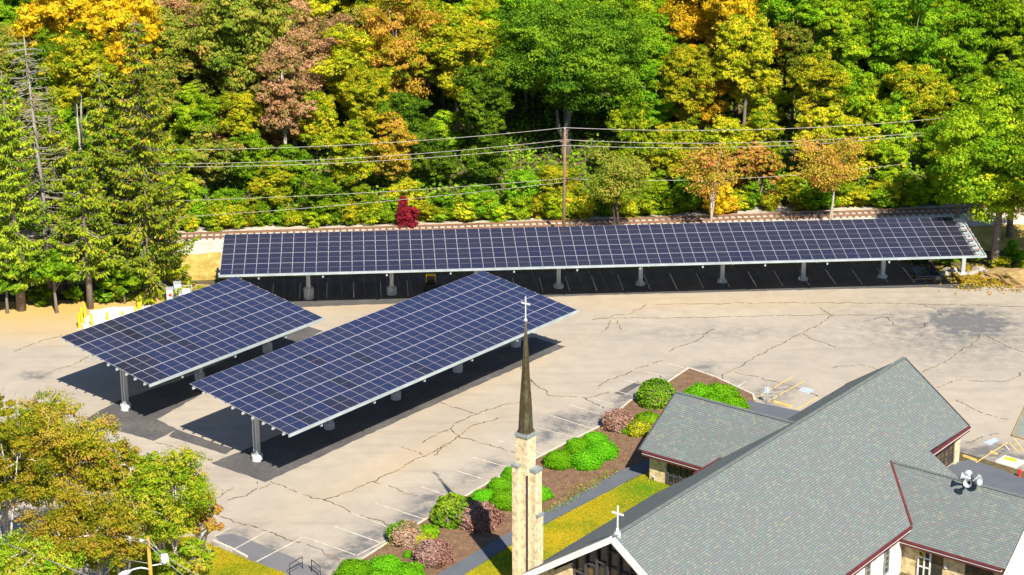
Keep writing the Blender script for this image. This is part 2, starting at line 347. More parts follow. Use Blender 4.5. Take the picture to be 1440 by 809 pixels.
me.from_pydata(np.stack([X, Y, Zt], -1).reshape(-1, 3).tolist(), [], [(j*nx_+i, j*nx_+i+1, (j+1)*nx_+i+1, (j+1)*nx_+i) for j in range(ny_-1) for i in range(nx_-1)])
me.materials.append(M['ground']); me.polygons.foreach_set('use_smooth', [True]*len(me.polygons))
tag(link('ground', me), kind='structure')

def sheet(name, pts, mat, z, step=0, parent=None, attrs=None, kind='structure', jitter=0):
    """flat ground sheet from plan points"""
    bm = bmesh.new(); P = [Vector((p[0], p[1], z)) for p in pts]
    if jitter:
        Q = []
        for k in range(len(P)):
            a, b = P[k], P[(k+1) % len(P)]; n = max(1, int((b-a).length/.6)); nn = Vector((-(b-a).y, (b-a).x, 0)).normalized()
            for i in range(n): Q.append(a.lerp(b, i/n) + nn*rnd.uniform(-jitter, jitter)*(i > 0))
        P = Q
    s_ = sum(P[k].x*P[(k+1) % len(P)].y-P[(k+1) % len(P)].x*P[k].y for k in range(len(P)))
    if s_ < 0: P.reverse()
    f = bm.faces.new([bm.verts.new(p) for p in P]); bmesh.ops.triangulate(bm, faces=[f])
    if step:
        for ax in (0, 1):
            lo = min(p[ax] for p in P); hi = max(p[ax] for p in P); t = lo+step
            while t < hi:
                n = [0, 0, 0]; n[ax] = 1; c = [0, 0, 0]; c[ax] = t
                bmesh.ops.bisect_plane(bm, geom=bm.verts[:]+bm.edges[:]+bm.faces[:], plane_co=c, plane_no=n); t += step
    me = bpy.data.meshes.new(name); bm.to_mesh(me); bm.free(); me.materials.append(mat)
    if attrs:
        co = np.empty(len(me.vertices)*3); me.vertices.foreach_get('co', co); co = co.reshape(-1, 3)
        for an, fn in attrs.items():
            a = me.attributes.new(an, 'FLOAT', 'POINT'); a.data.foreach_set('value', fn(co[:, 0], co[:, 1]).astype(np.float32))
    o = link(name, me, parent)
    if kind and not parent: o['kind'] = kind
    return o
def gp(*pts): return [G(*p) for p in pts]

# parking lot ------------------------------------------------------
def blob(x, y, c, rx, ry, ang=0):
    dx, dy = x-c.x, y-c.y; ca, sa = math.cos(ang), math.sin(ang)
    return np.exp(-(((dx*ca+dy*sa)/rx)**2 + ((-dx*sa+dy*ca)/ry)**2))
stall_stains = [(300, 770, .8), (325, 752, .7), (395, 788, .7), (372, 770, .6), (450, 795, .9), (478, 780, .8), (505, 768, .95), (520, 752, .85), (550, 750, .6), (575, 728, .95), (592, 718, .8), (600, 700, .8),
                (660, 672, .5), (690, 655, .6), (770, 612, .8), (800, 600, 1), (785, 590, .8), (820, 585, .8), (842, 590, .9), (845, 610, .8), (885, 560, .9), (870, 575, .6), (950, 540, .9), (985, 522, .8), (1030, 545, .5), (1070, 555, .7), (1100, 550, .6), (1090, 565, .7), (1375, 640, 1.2), (1400, 640, 1.1), (1420, 655, 1.1), (1350, 640, .8)]
def f_stain(x, y):
    s = 0*x
    for px, py, a in stall_stains: s = np.maximum(s, a*blob(x, y, G(px, py), 2.1, 1.1, .92))
    s = np.maximum(s, 1.5*blob(x, y, G(1362, 458), 4.2, 4.0)); s = np.maximum(s, .55*blob(x, y, G(1330, 470), 8.5, 8))
    s = np.maximum(s, .9*blob(x, y, G(48, 524), 1.6, .8)); s = np.maximum(s, .8*blob(x, y, G(1015, 470), 10, 2)*.4)
    return s
def f_sand(x, y):
    d = (y-183)/12.0; left = sstep(-24, -40, x)
    s = np.clip(d, 0, 1)*left
    s = np.maximum(s, .4*np.clip((y-188)/10, 0, 1)*sstep(16, -30, x)); s = np.maximum(s, .2*blob(x, y, G(560, 650), 14, 2.2, .89)); s = np.maximum(s, .22*blob(x, y, G(980, 428), 22, 3))
    s = np.maximum(s, .2*blob(x, y, G(690, 530), 12, 2.0, .89))
    return s
lot_pts = [(-75, 118), (-4, 118), (6, 140), (11, 160), (30, 165), (46, 150), (120, 150), (120, 196), G(1440, 405), G(1405, 399), G(1300, 405), G(1000, 409), G(815, 414), G(430, 425), G(330, 400), G(262, 396), G(190, 410), G(120, 418), G(0, 420), (-110, 203), (-110, 118)]
lot = sheet('parking_lot', lot_pts, M['lot'], 0.0, 1.0, attrs={'stain': f_stain, 'sand': f_sand})

def patch(name, pts, mat, z=.006, jit=.08): return sheet(name, pts, mat, z, jitter=jit)
Lvec = Vector((math.cos(.891), math.sin(.891), 0))
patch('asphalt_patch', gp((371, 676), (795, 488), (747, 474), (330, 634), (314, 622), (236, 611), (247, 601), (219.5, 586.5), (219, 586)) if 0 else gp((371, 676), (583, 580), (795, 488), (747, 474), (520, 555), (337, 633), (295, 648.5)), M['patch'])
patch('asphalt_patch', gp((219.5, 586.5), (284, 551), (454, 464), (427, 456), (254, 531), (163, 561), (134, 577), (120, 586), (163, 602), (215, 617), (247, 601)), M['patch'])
patch('asphalt_patch', gp((247, 601), (326, 629), (316, 636.5), (236, 610.5)), M['patch'], .010)
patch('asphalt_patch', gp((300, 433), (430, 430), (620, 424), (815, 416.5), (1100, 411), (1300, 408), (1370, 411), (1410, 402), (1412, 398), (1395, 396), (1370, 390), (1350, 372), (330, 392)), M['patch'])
patch('asphalt_patch', gp((300, 752), (325, 748), (400, 778), (452, 803), (470, 815), (390, 815), (345, 790)), M['oldgrey'], .010)
patch('asphalt_patch', gp((895, 538), (862, 554), (875, 557), (902, 541)), M['patch'])

def strip(mb, a, b, w, z):
    a = Vector((a.x, a.y, z)); b = Vector((b.x, b.y, z)); n = Vector((-(b-a).y, (b-a).x, 0)).normalized()*w/2
    mb.face((a-n, b-n, b+n, a+n))
white_lines = [((322, 740), (300, 752)), ((370, 747), (322, 772.7)), ((424, 754), (358, 788)), ((427, 754), (498, 779.4)), ((468, 739), (532, 762)), ((491, 720), (545, 741)), ((526, 707), (596, 730)),
    ((590, 684), (640, 701)), ((633, 659.5), (686, 676.4)), ((663, 643), (720, 659.5)), ((700, 620), (780, 644)), ((756, 602), (806, 616)), ((773.5, 585), (840, 606.5)), ((802, 571), (846, 585)), ((827, 560), (862, 570)), ((854, 548), (889, 557.5)), ((878, 536), (915, 545)), ((905, 524), (935, 531)), ((935, 512), (960, 519)),
    ((1049, 538.5), (1033, 548)), ((1078, 548), (1108, 548.5)), ((1071, 554), (1104, 554.5)), ((1064, 559), (1095, 559)), ((1058, 563.5), (1089, 564)), ((1411, 630), (1418.5, 638)), ((500, 779.8), (545, 757))]
mb = MB()
for a, b in white_lines: strip(mb, G(*a), G(*b), .12, .016)
for t in np.arange(0, 70, 2.75):                            # stalls under the long carport
    o = Vector((-27, 197.2, 0)) + Vector((math.cos(.0715), math.sin(.0715), 0))*t
    strip(mb, o, o + Vector((math.sin(.0715), -math.cos(.0715), 0))*-5.0, .1, .016)
for o, n in ((Vector((-19.5, 157.5, 0)), 34), (Vector((-38.5, 172, 0)), 18)): pass
mb.build('painted_line', M['line'], lot)
mb = MB()
for a, b in [((1113, 533), (1052, 568)), ((1130.5, 538.5), (1078.6, 567.4)), ((1151, 561), (1118.6, 579)), ((1416.7, 626.3), (1371, 655)), ((1416.7, 626.3), (1431, 641)), ((1425, 622), (1440, 641))]: strip(mb, G(*a), G(*b), .13, .016)
for a, b in [((205, 515), (165, 533)), ((150, 524), (112, 540)), ((330, 577), (300, 590))]: strip(mb, G(*a), G(*b), .1, .016)
mb.build('painted_line', M['yline'], lot)
mb = MB()
for pts in (((1129, 547), (1146, 551.6), (1136, 557), (1121, 552)), ((1380, 627), (1397, 620), (1404, 624), (1391, 631))): mb.face([G(*p)+Vector((0, 0, .014)) for p in pts])
mb.build('accessible_bay_marking', M['bline'], lot)

cracks = [[(307, 723), (360, 741), (410, 759.5), (440, 770), (476, 786)], [(377, 675), (424, 692.5), (450, 702), (488, 717), (543, 738)], [(452, 701), (491, 689.6), (523, 676.4), (560, 658), (594, 640), (632, 621.5)], [(522, 676.4), (555, 686.6), (608, 705.6)],
    [(361, 675), (363, 685), (343, 695), (318, 701)], [(363, 685), (378, 679)], [(290, 713), (301, 700), (325, 682)], [(588, 623), (648, 593), (709, 568), (731, 566), (750, 560)], [(560, 627), (594, 639)], [(617, 566), (640, 573), (670, 583)],
    [(631, 602), (644, 615), (690, 627), (724, 638)], [(735, 528), (752, 541), (771, 556), (816, 560), (840, 557), (855, 552)], [(817, 560), (830, 566), (848, 575)], [(837.5, 547.5), (854, 536), (875, 528), (900, 517.5)], [(900, 517.5), (930, 508)],
    [(1012, 538), (1020, 526), (1032, 520), (1080, 494), (1127, 473), (1152, 459), (1169, 446.7), (1158, 440), (1152.5, 435)], [(1127.5, 473), (1150, 483), (1173, 491.7)], [(840, 449), (950, 449), (1060, 447), (1160, 446), (1260, 446)], [(923, 429), (1050, 428.5), (1170, 428.5), (1300, 431), (1440, 437)],
    [(940, 496), (973, 483), (1005, 464.6)], [(844, 469), (852, 465), (853, 458), (860, 452)], [(869, 452), (873, 464)], [(1215, 456), (1244, 449), (1270, 452), (1298, 450)], [(1296, 528), (1349, 500.6), (1381, 476.5)], [(1318, 550), (1347, 539), (1380, 540), (1418, 541), (1440, 524)], [(1344, 566.5), (1373, 582.6), (1415, 595)],
    [(1357, 627.6), (1386, 618), (1405, 615)], [(219, 619), (260, 631), (297, 645)], [(69, 521), (100, 510), (126, 496)], [(1032, 525), (1070, 534), (1110, 545), (1151, 561)], [(910, 430), (885, 442), (836, 452)], [(1244, 449), (1262, 462), (1290, 466), (1310, 456)], [(1381, 476), (1400, 484), (1440, 500)], [(1290, 432), (1318, 440), (1322, 448)], [(610, 640), (660, 600), (700, 588)],
    [(700, 500), (735, 520), (752, 541)], [(20, 490), (60, 476), (95, 466)], [(1170, 520), (1210, 515), (1240, 528)]]
mb = MB(); cr = random.Random(3)
for c in cracks:
    P = []
    for k in range(len(c)-1):
        a, b = G(*c[k]), G(*c[k+1]); n = max(2, int((b-a).length/.28))
        P += [a.lerp(b, i/n) for i in range(n)]
    P.append(G(*c[-1])); Q = []
    off = 0
    for k, p in enumerate(P):
        off = off*.72 + cr.uniform(-.15, .15); t = (P[min(k+1, len(P)-1)]-P[max(0, k-1)]).normalized(); Q.append(p + Vector((-t.y, t.x, 0))*off)
    for k in range(len(Q)-1):
        if cr.random() < .08: continue
        t = (Q[k+1]-Q[k]).normalized(); n = Vector((-t.y, t.x, 0)); w0 = cr.uniform(.012, .075); w1 = cr.uniform(.012, .075); z = Vector((0, 0, .012))
        mb.face((Q[k]-n*w0+z, Q[k+1]-n*w1+z, Q[k+1]+n*w1+z, Q[k]+n*w0+z))
mb.build('crack', M['crack'], lot)

# planted bed, path, lawns -----------------------------------------
BED = gp((455, 815), (500, 790), (545, 762), (596, 731), (615, 722), (690, 677), (780, 632), (845, 600), (885, 566), (930, 545), (968, 520), (1005, 533), (1058, 558), (1062, 566), (1040, 600), (1000, 680), (903, 680), (895, 662), (700, 770), (600, 830))
sheet('planting_bed', BED, M['mulch'], .06, jitter=.05)
mb = MB(); kp = gp((455, 815), (500, 790), (545, 762), (596, 731), (690, 677), (780, 632), (845, 600), (885, 566), (930, 545), (968, 520), (1005, 533), (1058, 558), (1060, 566))
for a, b in zip(kp, kp[1:]): mb.beam((a.x, a.y, .05), (b.x, b.y, .05), .16, .14)
mb.build('kerb', M['kerb'])['kind'] = 'structure'
sheet('path', gp((560, 840), (613, 809), (700, 758), (871, 664), (893, 656), (960, 630), (985, 650), (905, 668), (889, 675), (832, 704), (762, 740), (700, 778), (650, 809), (600, 840)), M['path'], .10, jitter=.03)
def f_green(x, y): return 1.1*blob(x, y, G(900, 690), 2.6, 2.6) + .8*blob(x, y, G(720, 790), 2.5, 1.5) + .5*blob(x, y, G(780, 742), 1.2, .8)
sheet('lawn', gp((596, 843), (650, 810), (700, 779), (762, 741), (832, 705), (889, 676), (918, 664), (1010, 700), (1010, 760), (760, 860)), M['grass'], .11, 1, attrs={'green': f_green})
sheet('lawn', gp((270, 752), (300, 766), (345, 785), (400, 806), (430, 822), (430, 860), (150, 860), (150, 760)), M['grass'], .05, 1, attrs={'green': lambda x, y: .5*blob(x, y, G(330, 800), 2, 1)}, jitter=.06)
mb = MB()
for a, b in (((272, 745), (283, 750)), ((298, 759), (318, 768)), ((319, 768), (345, 782))): A_, B_ = G(*a), G(*b); mb.beam((A_.x, A_.y, .07), (B_.x, B_.y, .07), .18, .14)
mb.build('kerb', M['kerb'])['kind'] = 'structure'
sheet('gravel_pad', gp((112, 466), (127, 433), (160, 428), (235, 426), (235, 440), (190, 452)), M['gravelw'], .02, jitter=.25)
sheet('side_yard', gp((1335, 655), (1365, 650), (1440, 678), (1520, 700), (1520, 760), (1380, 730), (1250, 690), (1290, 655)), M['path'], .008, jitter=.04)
sheet('side_yard', gp((1050, 566), (1068, 570), (1125, 582), (1100, 620), (1030, 600)), M['path'], .07)  # dark sheet paints the church's shadow onto the pavement behind the left wing

# railway embankment ------------------------------------------------
mb = MB(); prof = [(-10, -.05, 1), (-8.2, .28, 1), (-6.2, .85, 1), (-4.8, 1.22, 0), (-3.2, 1.5, 0), (-1.6, 1.62, 0), (1.6, 1.62, 0), (3.2, 1.45, 0), (5.5, 1.42, 0)]
N = 170
for i in range(N):
    a = TL + TD*(-70+i*1.25); b = TL + TD*(-70+(i+1)*1.25)
    for (d0, z0, m0), (d1, z1, m1) in zip(prof, prof[1:]):
        def q(base, d, z, s):
            r = random.Random(hash((round(base.x, 2), d))); return base + TN*(d+r.uniform(-.3, .3)*(abs(d) > 4)) + Vector((0, 0, z+r.uniform(-.08, .08)*(abs(d) > 2)))
        mb.face((q(a, d0, z0, 0), q(b, d0, z0, 0), q(b, d1, z1, 0), q(a, d1, z1, 0)), 1 if m0 == 1 else 0)
mb.build('rail_embankment', [M['ballast'], M['weeds']])['kind'] = 'structure'
ZR = 1.62
trk = tag(empty('railway_track', TL + Vector((0, 0, ZR))), 'rusty railway track on pale ballast running behind the long carport', 'railway track')
for s in (-.72, .72):
    mb = MB(); A_ = TD*-60 + TN*s; B_ = TD*125 + TN*s
    mb.beam(A_+Vector((0, 0, .075)), B_+Vector((0, 0, .075)), .16, .03); mb.beam(A_+Vector((0, 0, .145)), B_+Vector((0, 0, .145)), .03, .11); mb.beam(A_+Vector((0, 0, .22)), B_+Vector((0, 0, .22)), .085, .045)
    mb.build('rail', M['rust'], trk)
mb = MB(); mb.box((0, 0, -.02), (.2, 2.7, .16), math.atan2(TD.y, TD.x)); tm = mb.mesh('tie', M['tie']); mbs = MB(); cnt = 0
for i in range(230):
    t = -30 + i*.72; c = TD*t
    if 0 <= t < 71 and cnt < 98: link('tie', tm, trk, c + TN*rnd.uniform(-.08, .08)); cnt += 1
    else: mbs.box(c+Vector((0, 0, -.02)), (.2, 2.7, .16), math.atan2(TD.y, TD.x))
mbs.build('tie', M['tie'], trk)['kind'] = 'stuff'

# ------------------------------------------------------------------ solar carports
PW, PL = 1.1805, 2.30
def module_mesh(nm, face):
    mb = MB(); w, l, t = PW-.018, PL-.04, .04; f = .022
    mb.box((0, 0, -t/2), (w, l, t), m=1)
    mb.face([(-w/2+f, -l/2+f, .003), (w/2-f, -l/2+f, .003), (w/2-f, l/2-f, .003), (-w/2+f, l/2-f, .003)], 0)
    return mb.mesh(nm, [face, M['frame']])
ME_A, ME_D, ME_C = module_mesh('solar_panel', M['panelA']), module_mesh('solar_panel', M['panelD']), module_mesh('solar_panel', M['panelC'])

def carport(name, label, q, n, rows, posts, mesh, dark=(), pier_r=.46, first_white=True, pier_h=None, ext=0):
    ox, oy, oz, az, tl, tt = q; W = rows*PL
    root = tag(empty(name, (ox, oy, 0), az), label, 'solar carport', 'solar panel carports')
    oz2 = oz + math.sin(tl)*n*PW/2; R = Matrix.Rotation(-tt, 4, 'X')
    def P(l, t, up=0): return Vector((l, -t*math.cos(tt)+up*math.sin(tt)*0, oz2+t*math.sin(tt)+up))
    cells = [(i, j) for i in range(n) for j in range(rows)]
    cells.sort(key=lambda c: PX(root.matrix_world @ Vector((0, 0, 0)) if 0 else Vector((ox, oy, 0)) + Matrix.Rotation(az, 3, 'Z') @ P((c[0]+.5)*PW, (c[1]+.5)*PL))[1], reverse=True)
    rest = MB()
    for k, (i, j) in enumerate(cells):
        c = P((i+.5)*PW, (j+.5)*PL)
        if k < 100:
            o = link('solar_panel', ME_D if (i, j) in dark else mesh, root); o.matrix_local = Matrix.Translation(c) @ R
        else: rest.f.append((c, (i, j)))
    if rest.f:                                       # the farther modules as one part
        me = bpy.data.meshes.new('solar_panel'); vs, fs, ms = [], [], []; base = mesh; nv = len(base.vertices)
        for c, ij in rest.f:
            o0 = len(vs); T = Matrix.Translation(c) @ R; vs += [tuple(T @ v.co) for v in base.vertices]
            for p in base.polygons: fs.append(tuple(o0+a for a in p.vertices)); ms.append(p.material_index)
        # same look, but cell lines need panel-local coordinates: carried as a uv map
        me.from_pydata(vs, [], fs); me.materials.append(FARMAT[mesh.name]); me.materials.append(M['frame']); me.polygons.foreach_set('material_index', ms)
        uv = me.uv_layers.new(name='uv').data; nf = len(base.polygons); k = 0
        for c, ij in rest.f:
            for p in base.polygons:
                for vi in p.vertices: uv[k].uv = base.vertices[vi].co[:2]; k += 1
        link('solar_panel', me, root)['kind'] = 'stuff'
    Lt = n*PW
    for j in range(rows):                            # two purlins per module row
        for e in (.24, .76):
            t = (j+e)*PL; mb = MB(); a, b = P(-.18, t, -.16), P(Lt+.18+ext, t, -.16); mb.beam(a, b, .09, .2)
            mb.build('purlin', M['galv'], root)
    mb = MB()                                        # wide joints: rails showing between the rows
    for j in range(1, rows): a, b = P(0, j*PL, -.02), P(Lt, j*PL, -.02); mb.beam(a, b, .1, .035)
    mb.build('row_rail', M['frame'], root)
    mb = MB(); a, b = P(-.1, W+.07, -.10), P(Lt+.1+ext, W+.07, -.10); mb.beam(a, b, .13, .2); mb.build('gutter', M['gutter'], root)
    for k in range(1, int(Lt/6)):
        pass
    for k, (l, t, ph) in enumerate(posts):
        zt = oz2 + t*math.sin(tt) - .62
        mb = MB(); mb.prism([(l-.2, -t-.05), (l-.2, -t-.2), (l+.2, -t-.2), (l+.2, -t-.05)], ph, zt); mb.prism([(l-.06, -t+.1), (l-.06, -t-.046), (l+.06, -t-.046), (l+.06, -t+.1)], ph, zt)
        mb.prism([(l-.2, -t+.25), (l-.2, -t+.1035), (l+.2, -t+.1035), (l+.2, -t+.25)], ph, zt)
        po = mb.build('post', M['galv'], root)
        mb = MB(); mb.box((l, -t+.025, ph+.03), (.62, .72, .06))
        for sx in (-.27, .27):
            for sy in (-.26, .31): mb.tube([(l+sx, -t+sy, ph+.05), (l+sx, -t+sy, ph+.16)], .03, 6)
        mb.build('base_plate', M['galv'], po)
        mb = MB(); mb.lathe([(pier_r, 0), (pier_r, ph-.04), (pier_r-.04, ph)], (l, -t+.025, 0), 20)
        mb.build('pier', M['pierwhite'] if (k == 0 and first_white) else M['concrete'], root)
        mb = MB(); a, b = P(l, .35, -.47), P(l, W-.35, -.47); mb.beam(a, b, .2, .04); mb.beam(a+Vector((0, 0, .36)), b+Vector((0, 0, .36)), .2, .04); mb.beam(a+Vector((0, 0, .18)), b+Vector((0, 0, .18)), .03, .33)
        mb.build('beam', M['galv'], root)
    mb = MB()                                        # little brackets hanging under the gutter
    for k in range(1, int(Lt/6.3)+1):
        p = P(k*6.3-2.5, W-.15, -.42); mb.box(p, (.16, .2, .36))
    mb.build('bracket', M['gutter'], root)
    if ext:                                          # bare rack beyond the last modules
        mb = MB()
        for j in range(rows*2): mb.box(P(Lt+.45, (j+.5)*PL/2, .02), (.7, .34, .14), rz=.2)
        mb.beam(P(Lt+ext, .2, -.05), P(Lt+ext, W, -.05), .08, .16); mb.build('bare_rack', M['gutter'], root)
        mb = MB()
        for j in (3, 5, 7): mb.box(P(Lt+.72, j*PL/2, .16), (.09, .09, .22))
        mb.build('marker_tape', M['red'], root)
    return root
def far_panel(m):
    c = m.copy(); c.name = m.name+'_row'; nt = c.node_tree
    tc = [x for x in nt.nodes if x.bl_idname == 'ShaderNodeTexCoord'][0]; uv = nt.nodes.new('ShaderNodeUVMap')
    for l in list(tc.outputs['Object'].links): nt.links.new(uv.outputs[0], l.to_socket)
    return c
FARMAT = {ME_A.name: far_panel(M['panelA']), ME_C.name: far_panel(M['panelC'])}
qA = (-26.5608, 158.4392, 6.085, .891, .0072, -.1325); qB = (-39.514, 169.7074, 6.178, .8973, .0019, -.1456); qC = (-29.359, 201.664, 5.5875, .0715, 0, -.1443)
carport('solar_carport', 'nearest and largest free-standing solar carport, blue panels in five rows, right behind the church spire', qA, 32, 5, [(2.33, 5.2, .5), (10.97, 5.15, .5), (19.55, 5.1, .6), (28.09, 5.05, .75), (36.6, 5.05, 1.15)], ME_A, {(i, j) for i, j in ((5, 4), (6, 4), (8, 3), (3, 2), (9, 1), (12, 2), (14, 4), (2, 4))})
carport('solar_carport', 'short solar carport at left with several darker panels, yellow bollards at its back corner', qB, 18, 5, [(2.3, 5.4, .5), (11.3, 5.2, .6), (20.2, 5.0, .8)], ME_A, {(0, 0), (1, 0), (2, 0), (3, 0), (4, 0), (4, 1), (5, 2), (6, 2), (6, 3), (0, 3), (0, 4), (1, 4), (7, 1), (2, 3), (1, 3)})
carport('solar_carport', 'long single-slope solar carport in four rows along the railway at the back of the lot', qC, 64, 4, [(8.5, 4.5, 1.15), (16.9, 3.9, .8), (25.5, 3.6, .5), (34.0, 3.2, .35), (42.5, 2.9, .25), (51, 2.8, .22), (59.5, 2.7, .22), (67.9, 2.6, .22), (76.4, 2.5, .22)], ME_C, pier_r=.52, first_white=False, ext=1.05)

# ------------------------------------------------------------------ church
def CH(l, w, z): return CR + U*l + V*w + Vector((0, 0, z-7.6))
SR, SLf = .745, .68
def zr(w): return 7.6 - SR*w
def zl(w): return 7.6 - SLf*w
LF = -42.5
church = tag(empty('church', CH(-20, 0, 0)*1), 'cream brick church with long grey shingled gable roof and maroon gutters', 'church')
co = church.location.copy()
class LMB(MB):
    def build(s, name, mats, parent=None, loc=None):
        s.v = [tuple(Vector(v)-co) for v in s.v]; return MB.build(s, name, mats, parent, loc)
ZG = -2.9
# main roof: right slope in one piece with a step, left slope with a step
mb = LMB()
mb.slab([CH(0, 0, zr(0)), CH(0, 6.12, zr(6.12)), CH(-6.83, 6.0, zr(6.0)), CH(-6.4, 8.9, zr(8.9)), CH(-15.85, 9.02, zr(9.02)), CH(LF, 9.02, zr(9.02)), CH(LF, 0, zr(0))], .22)
mb.slab([CH(LF, 0, zl(0)), CH(LF, -8.7, zl(8.7)), CH(-24, -8.7, zl(8.7)), CH(-22.5, -6.3, zl(6.3)), CH(0, -5.3, zl(5.3)), CH(0, 0, zl(0))], .22)
mroof = mb.build('roof', M['shingle'], church)
mb = LMB(); mb.beam(CH(LF-.02, 0, 7.63), CH(.02, 0, 7.63), .3, .09); mb.build('ridge_cap', M['shingle'], mroof)
# gutters (maroon) and rakes (white)
def gutter(a, b, nm='gutter', par=mroof):
    mb = LMB(); mb.beam(a, b, .26, .13, 0); dz_ = Vector((0, 0, 1)); mb.beam(Vector(a)-dz_*.115, Vector(b)-dz_*.115, .2, .09, 1); mb.beam(Vector(a)-dz_*.25, Vector(b)-dz_*.25, .12, .17, 0)
    d = (Vector(b)-Vector(a)); n = Vector((d.y, -d.x, 0)).normalized(); 
    pass
    mb.build(nm, [M['maroon'], M['white']], par)
gutter(CH(.02, 6.2, zr(6.12)-.1), CH(-6.7, 6.2, zr(6.12)-.1)); gutter(CH(-15.6, 9.12, zr(9.02)-.1), CH(LF, 9.12, zr(9.02)-.1))
mb = LMB(); mb.beam(CH(-14.2, -5.97, zl(5.93)+.03), CH(-22.3, -6.33, zl(6.29)+.03), .12, .1); mb.build('gutter', M['maroon'], mroof)
mb = LMB()
mb.beam(CH(LF-.12, -8.75, zl(8.75)-.13), CH(LF-.12, 0.0, 7.47), .22, .42); mb.beam(CH(LF-.12, 0.05, 7.47), CH(LF-.12, 9.05, zr(9.05)-.13), .22, .42); mb.build('rake_board', M['white'], mroof)
mb = LMB(); mb.beam(CH(.1, 0, 7.45), CH(.1, 6.1, zr(6.1)-.14), .14, .3); mb.beam(CH(.1, 0, 7.44), CH(.1, -5.3, zl(5.3)-.14), .14, .3); mb.build('rake_board', M['mullion'], mroof)
mb = LMB(); mb.beam(CH(-15.75, 9.1, zr(9.02)+.05), CH(-11.87, 5.14, zr(5.14)+.05), .16, .12); mb.build('valley_flashing', M['maroon'], mroof)
# nave walls
mb = LMB()
mb.prism([CH(LF+1.2, 0, 0), CH(LF+1.2, 8.5, 0), CH(-15.9, 8.5, 0), CH(-15.9, 0, 0)], ZG, zr(8.5)-.26, 1)
mb.prism([CH(-.45, -4.8, 0), CH(-.45, 5.55, 0), CH(-6.95, 5.55, 0), CH(-6.95, -4.8, 0)], -.2, zr(5.55)-.3, 0)
mb.prism([CH(-6.96, -4.9, 0), CH(-6.96, 5.5, 0), CH(-15.88, 5.5, 0), CH(-15.88, -4.9, 0)], ZG, zr(8.4)-.3, 0)
mb.prism([CH(LF+1.2, -8.2, 0), CH(LF+1.2, -.01, 0), CH(-23.5, -.01, 0), CH(-23.5, -8.2, 0)], -.2, zl(8.2)-.26, 0)
mb.prism([CH(-23.49, -5.6, 0), CH(-23.49, -.01, 0), CH(-15.9, -.01, 0), CH(-15.9, -5.6, 0)], -.2, zl(5.6)-.3, 0)
# rear gable
def gable(l, wl, wr, zb):
    mb.slab([CH(l, -wl, zb), CH(l, wr, zb), CH(l, wr, zr(wr)-.3), CH(l, 0, 7.3), CH(l, -wl, zl(wl)-.3)], .3, 0)
gable(-.45, 4.8, 5.5, 0)
mb.build('wall', [M['brick'], M['stucco']], church)
# front gable: stone piers and stained glass
mb = LMB(); lf = LF+1.0
for w0, w1 in ((-8.3, -5.61),): mb.slab([CH(lf, w0, -.5), CH(lf, w1, -.5), CH(lf, w1, zl(-w1)-.45), CH(lf, w0, zl(-w0)-.45)], .4, 0)
mb.build('front_wall', M['brick'], church); mb = LMB()
for w0, w1 in ((-5.58, -3.9),): mb.slab([CH(lf-.35, w0, -.5), CH(lf-.35, w1, -.5), CH(lf-.35, w1, zl(-w1)-.7), CH(lf-.35, w0, zl(-w0)-.7)], .9, 0)
mb.build('front_wall', M['brick'], church); mb = LMB()
for w0, w1 in ((5.6, 8.3),): mb.slab([CH(lf, w0, -.5), CH(lf, w1, -.5), CH(lf, w1, zr(w1)-.45), CH(lf, w0, zr(w0)-.45)], .4, 0)
mb.build('front_wall', M['brick'], church)
mb = LMB(); mb.slab([CH(lf+.1, -3.88, -.5), CH(lf+.1, 5.58, -.5), CH(lf+.1, 5.58, zr(5.58)-.5), CH(lf+.1, 0, 7.05), CH(lf+.1, -3.88, zl(3.88)-.5)], .1)
fw = mb.build('stained_glass_window', M['glass'], church)
mb = LMB()
for k in range(11):
    w = -3.8+k*.93; zt = (zl(-w) if w < 0 else zr(w))-.55; mb.box(CH(lf-.06, w, (zt-.5)/2), (.14, .14, zt+.5), CAZ)
for z in (1.6, 3.2, 4.7, 5.9):
    for w in np.arange(-3.8, 5.5, .93):
        zt = min((zl(-w) if w < 0 else zr(w)), (zl(-w-.9) if w+.9 < 0 else zr(w+.9)))-.6
        zz = z + .5*math.sin(w*3.1)
        if zz < zt: mb.box(CH(lf-.05, w+.46, zz), (.1, .79, .09), CAZ)
mb.build('mullion', M['mullion'], fw)
# rear side window with many panes
def window(c, along, wid, hgt, nx, ny, out, fr=M['mullion'], t=.09):
    """c = centre of the pane on the wall, along = wall direction, out = outward direction"""
    A = math.atan2(along.y, along.x); mb = LMB(); mb.box(c+out*.03, (wid, .05, hgt), A); w = mb.build('window', M['glass'], church); mb = LMB()
    for i in range(nx+1):
        th = t*(1.5 if i in (0, nx) else .8); mb.box(c+out*.08+along*(-wid/2+wid*i/nx), (th, .1, hgt+t), A)
    for j in range(ny+1):
        th = t*(1.5 if j in (0, ny) else .8); mb.box(c+out*.075+Vector((0, 0, -hgt/2+hgt*j/ny)), (wid+t, .08, th), A)
    mb.build('frame', fr, w); return w
window(CH(-3.9, 5.56, 1.45), U, 4.6, 2.3, 6, 3, V)
mb = LMB(); mb.prism([CH(-.6, 5.551, 0), CH(-.6, 5.75, 0), CH(-1.45, 5.75, 0), CH(-1.45, 5.551, 0)], 0, zr(5.75)-.3); mb.build('pilaster', M['stone'], church)
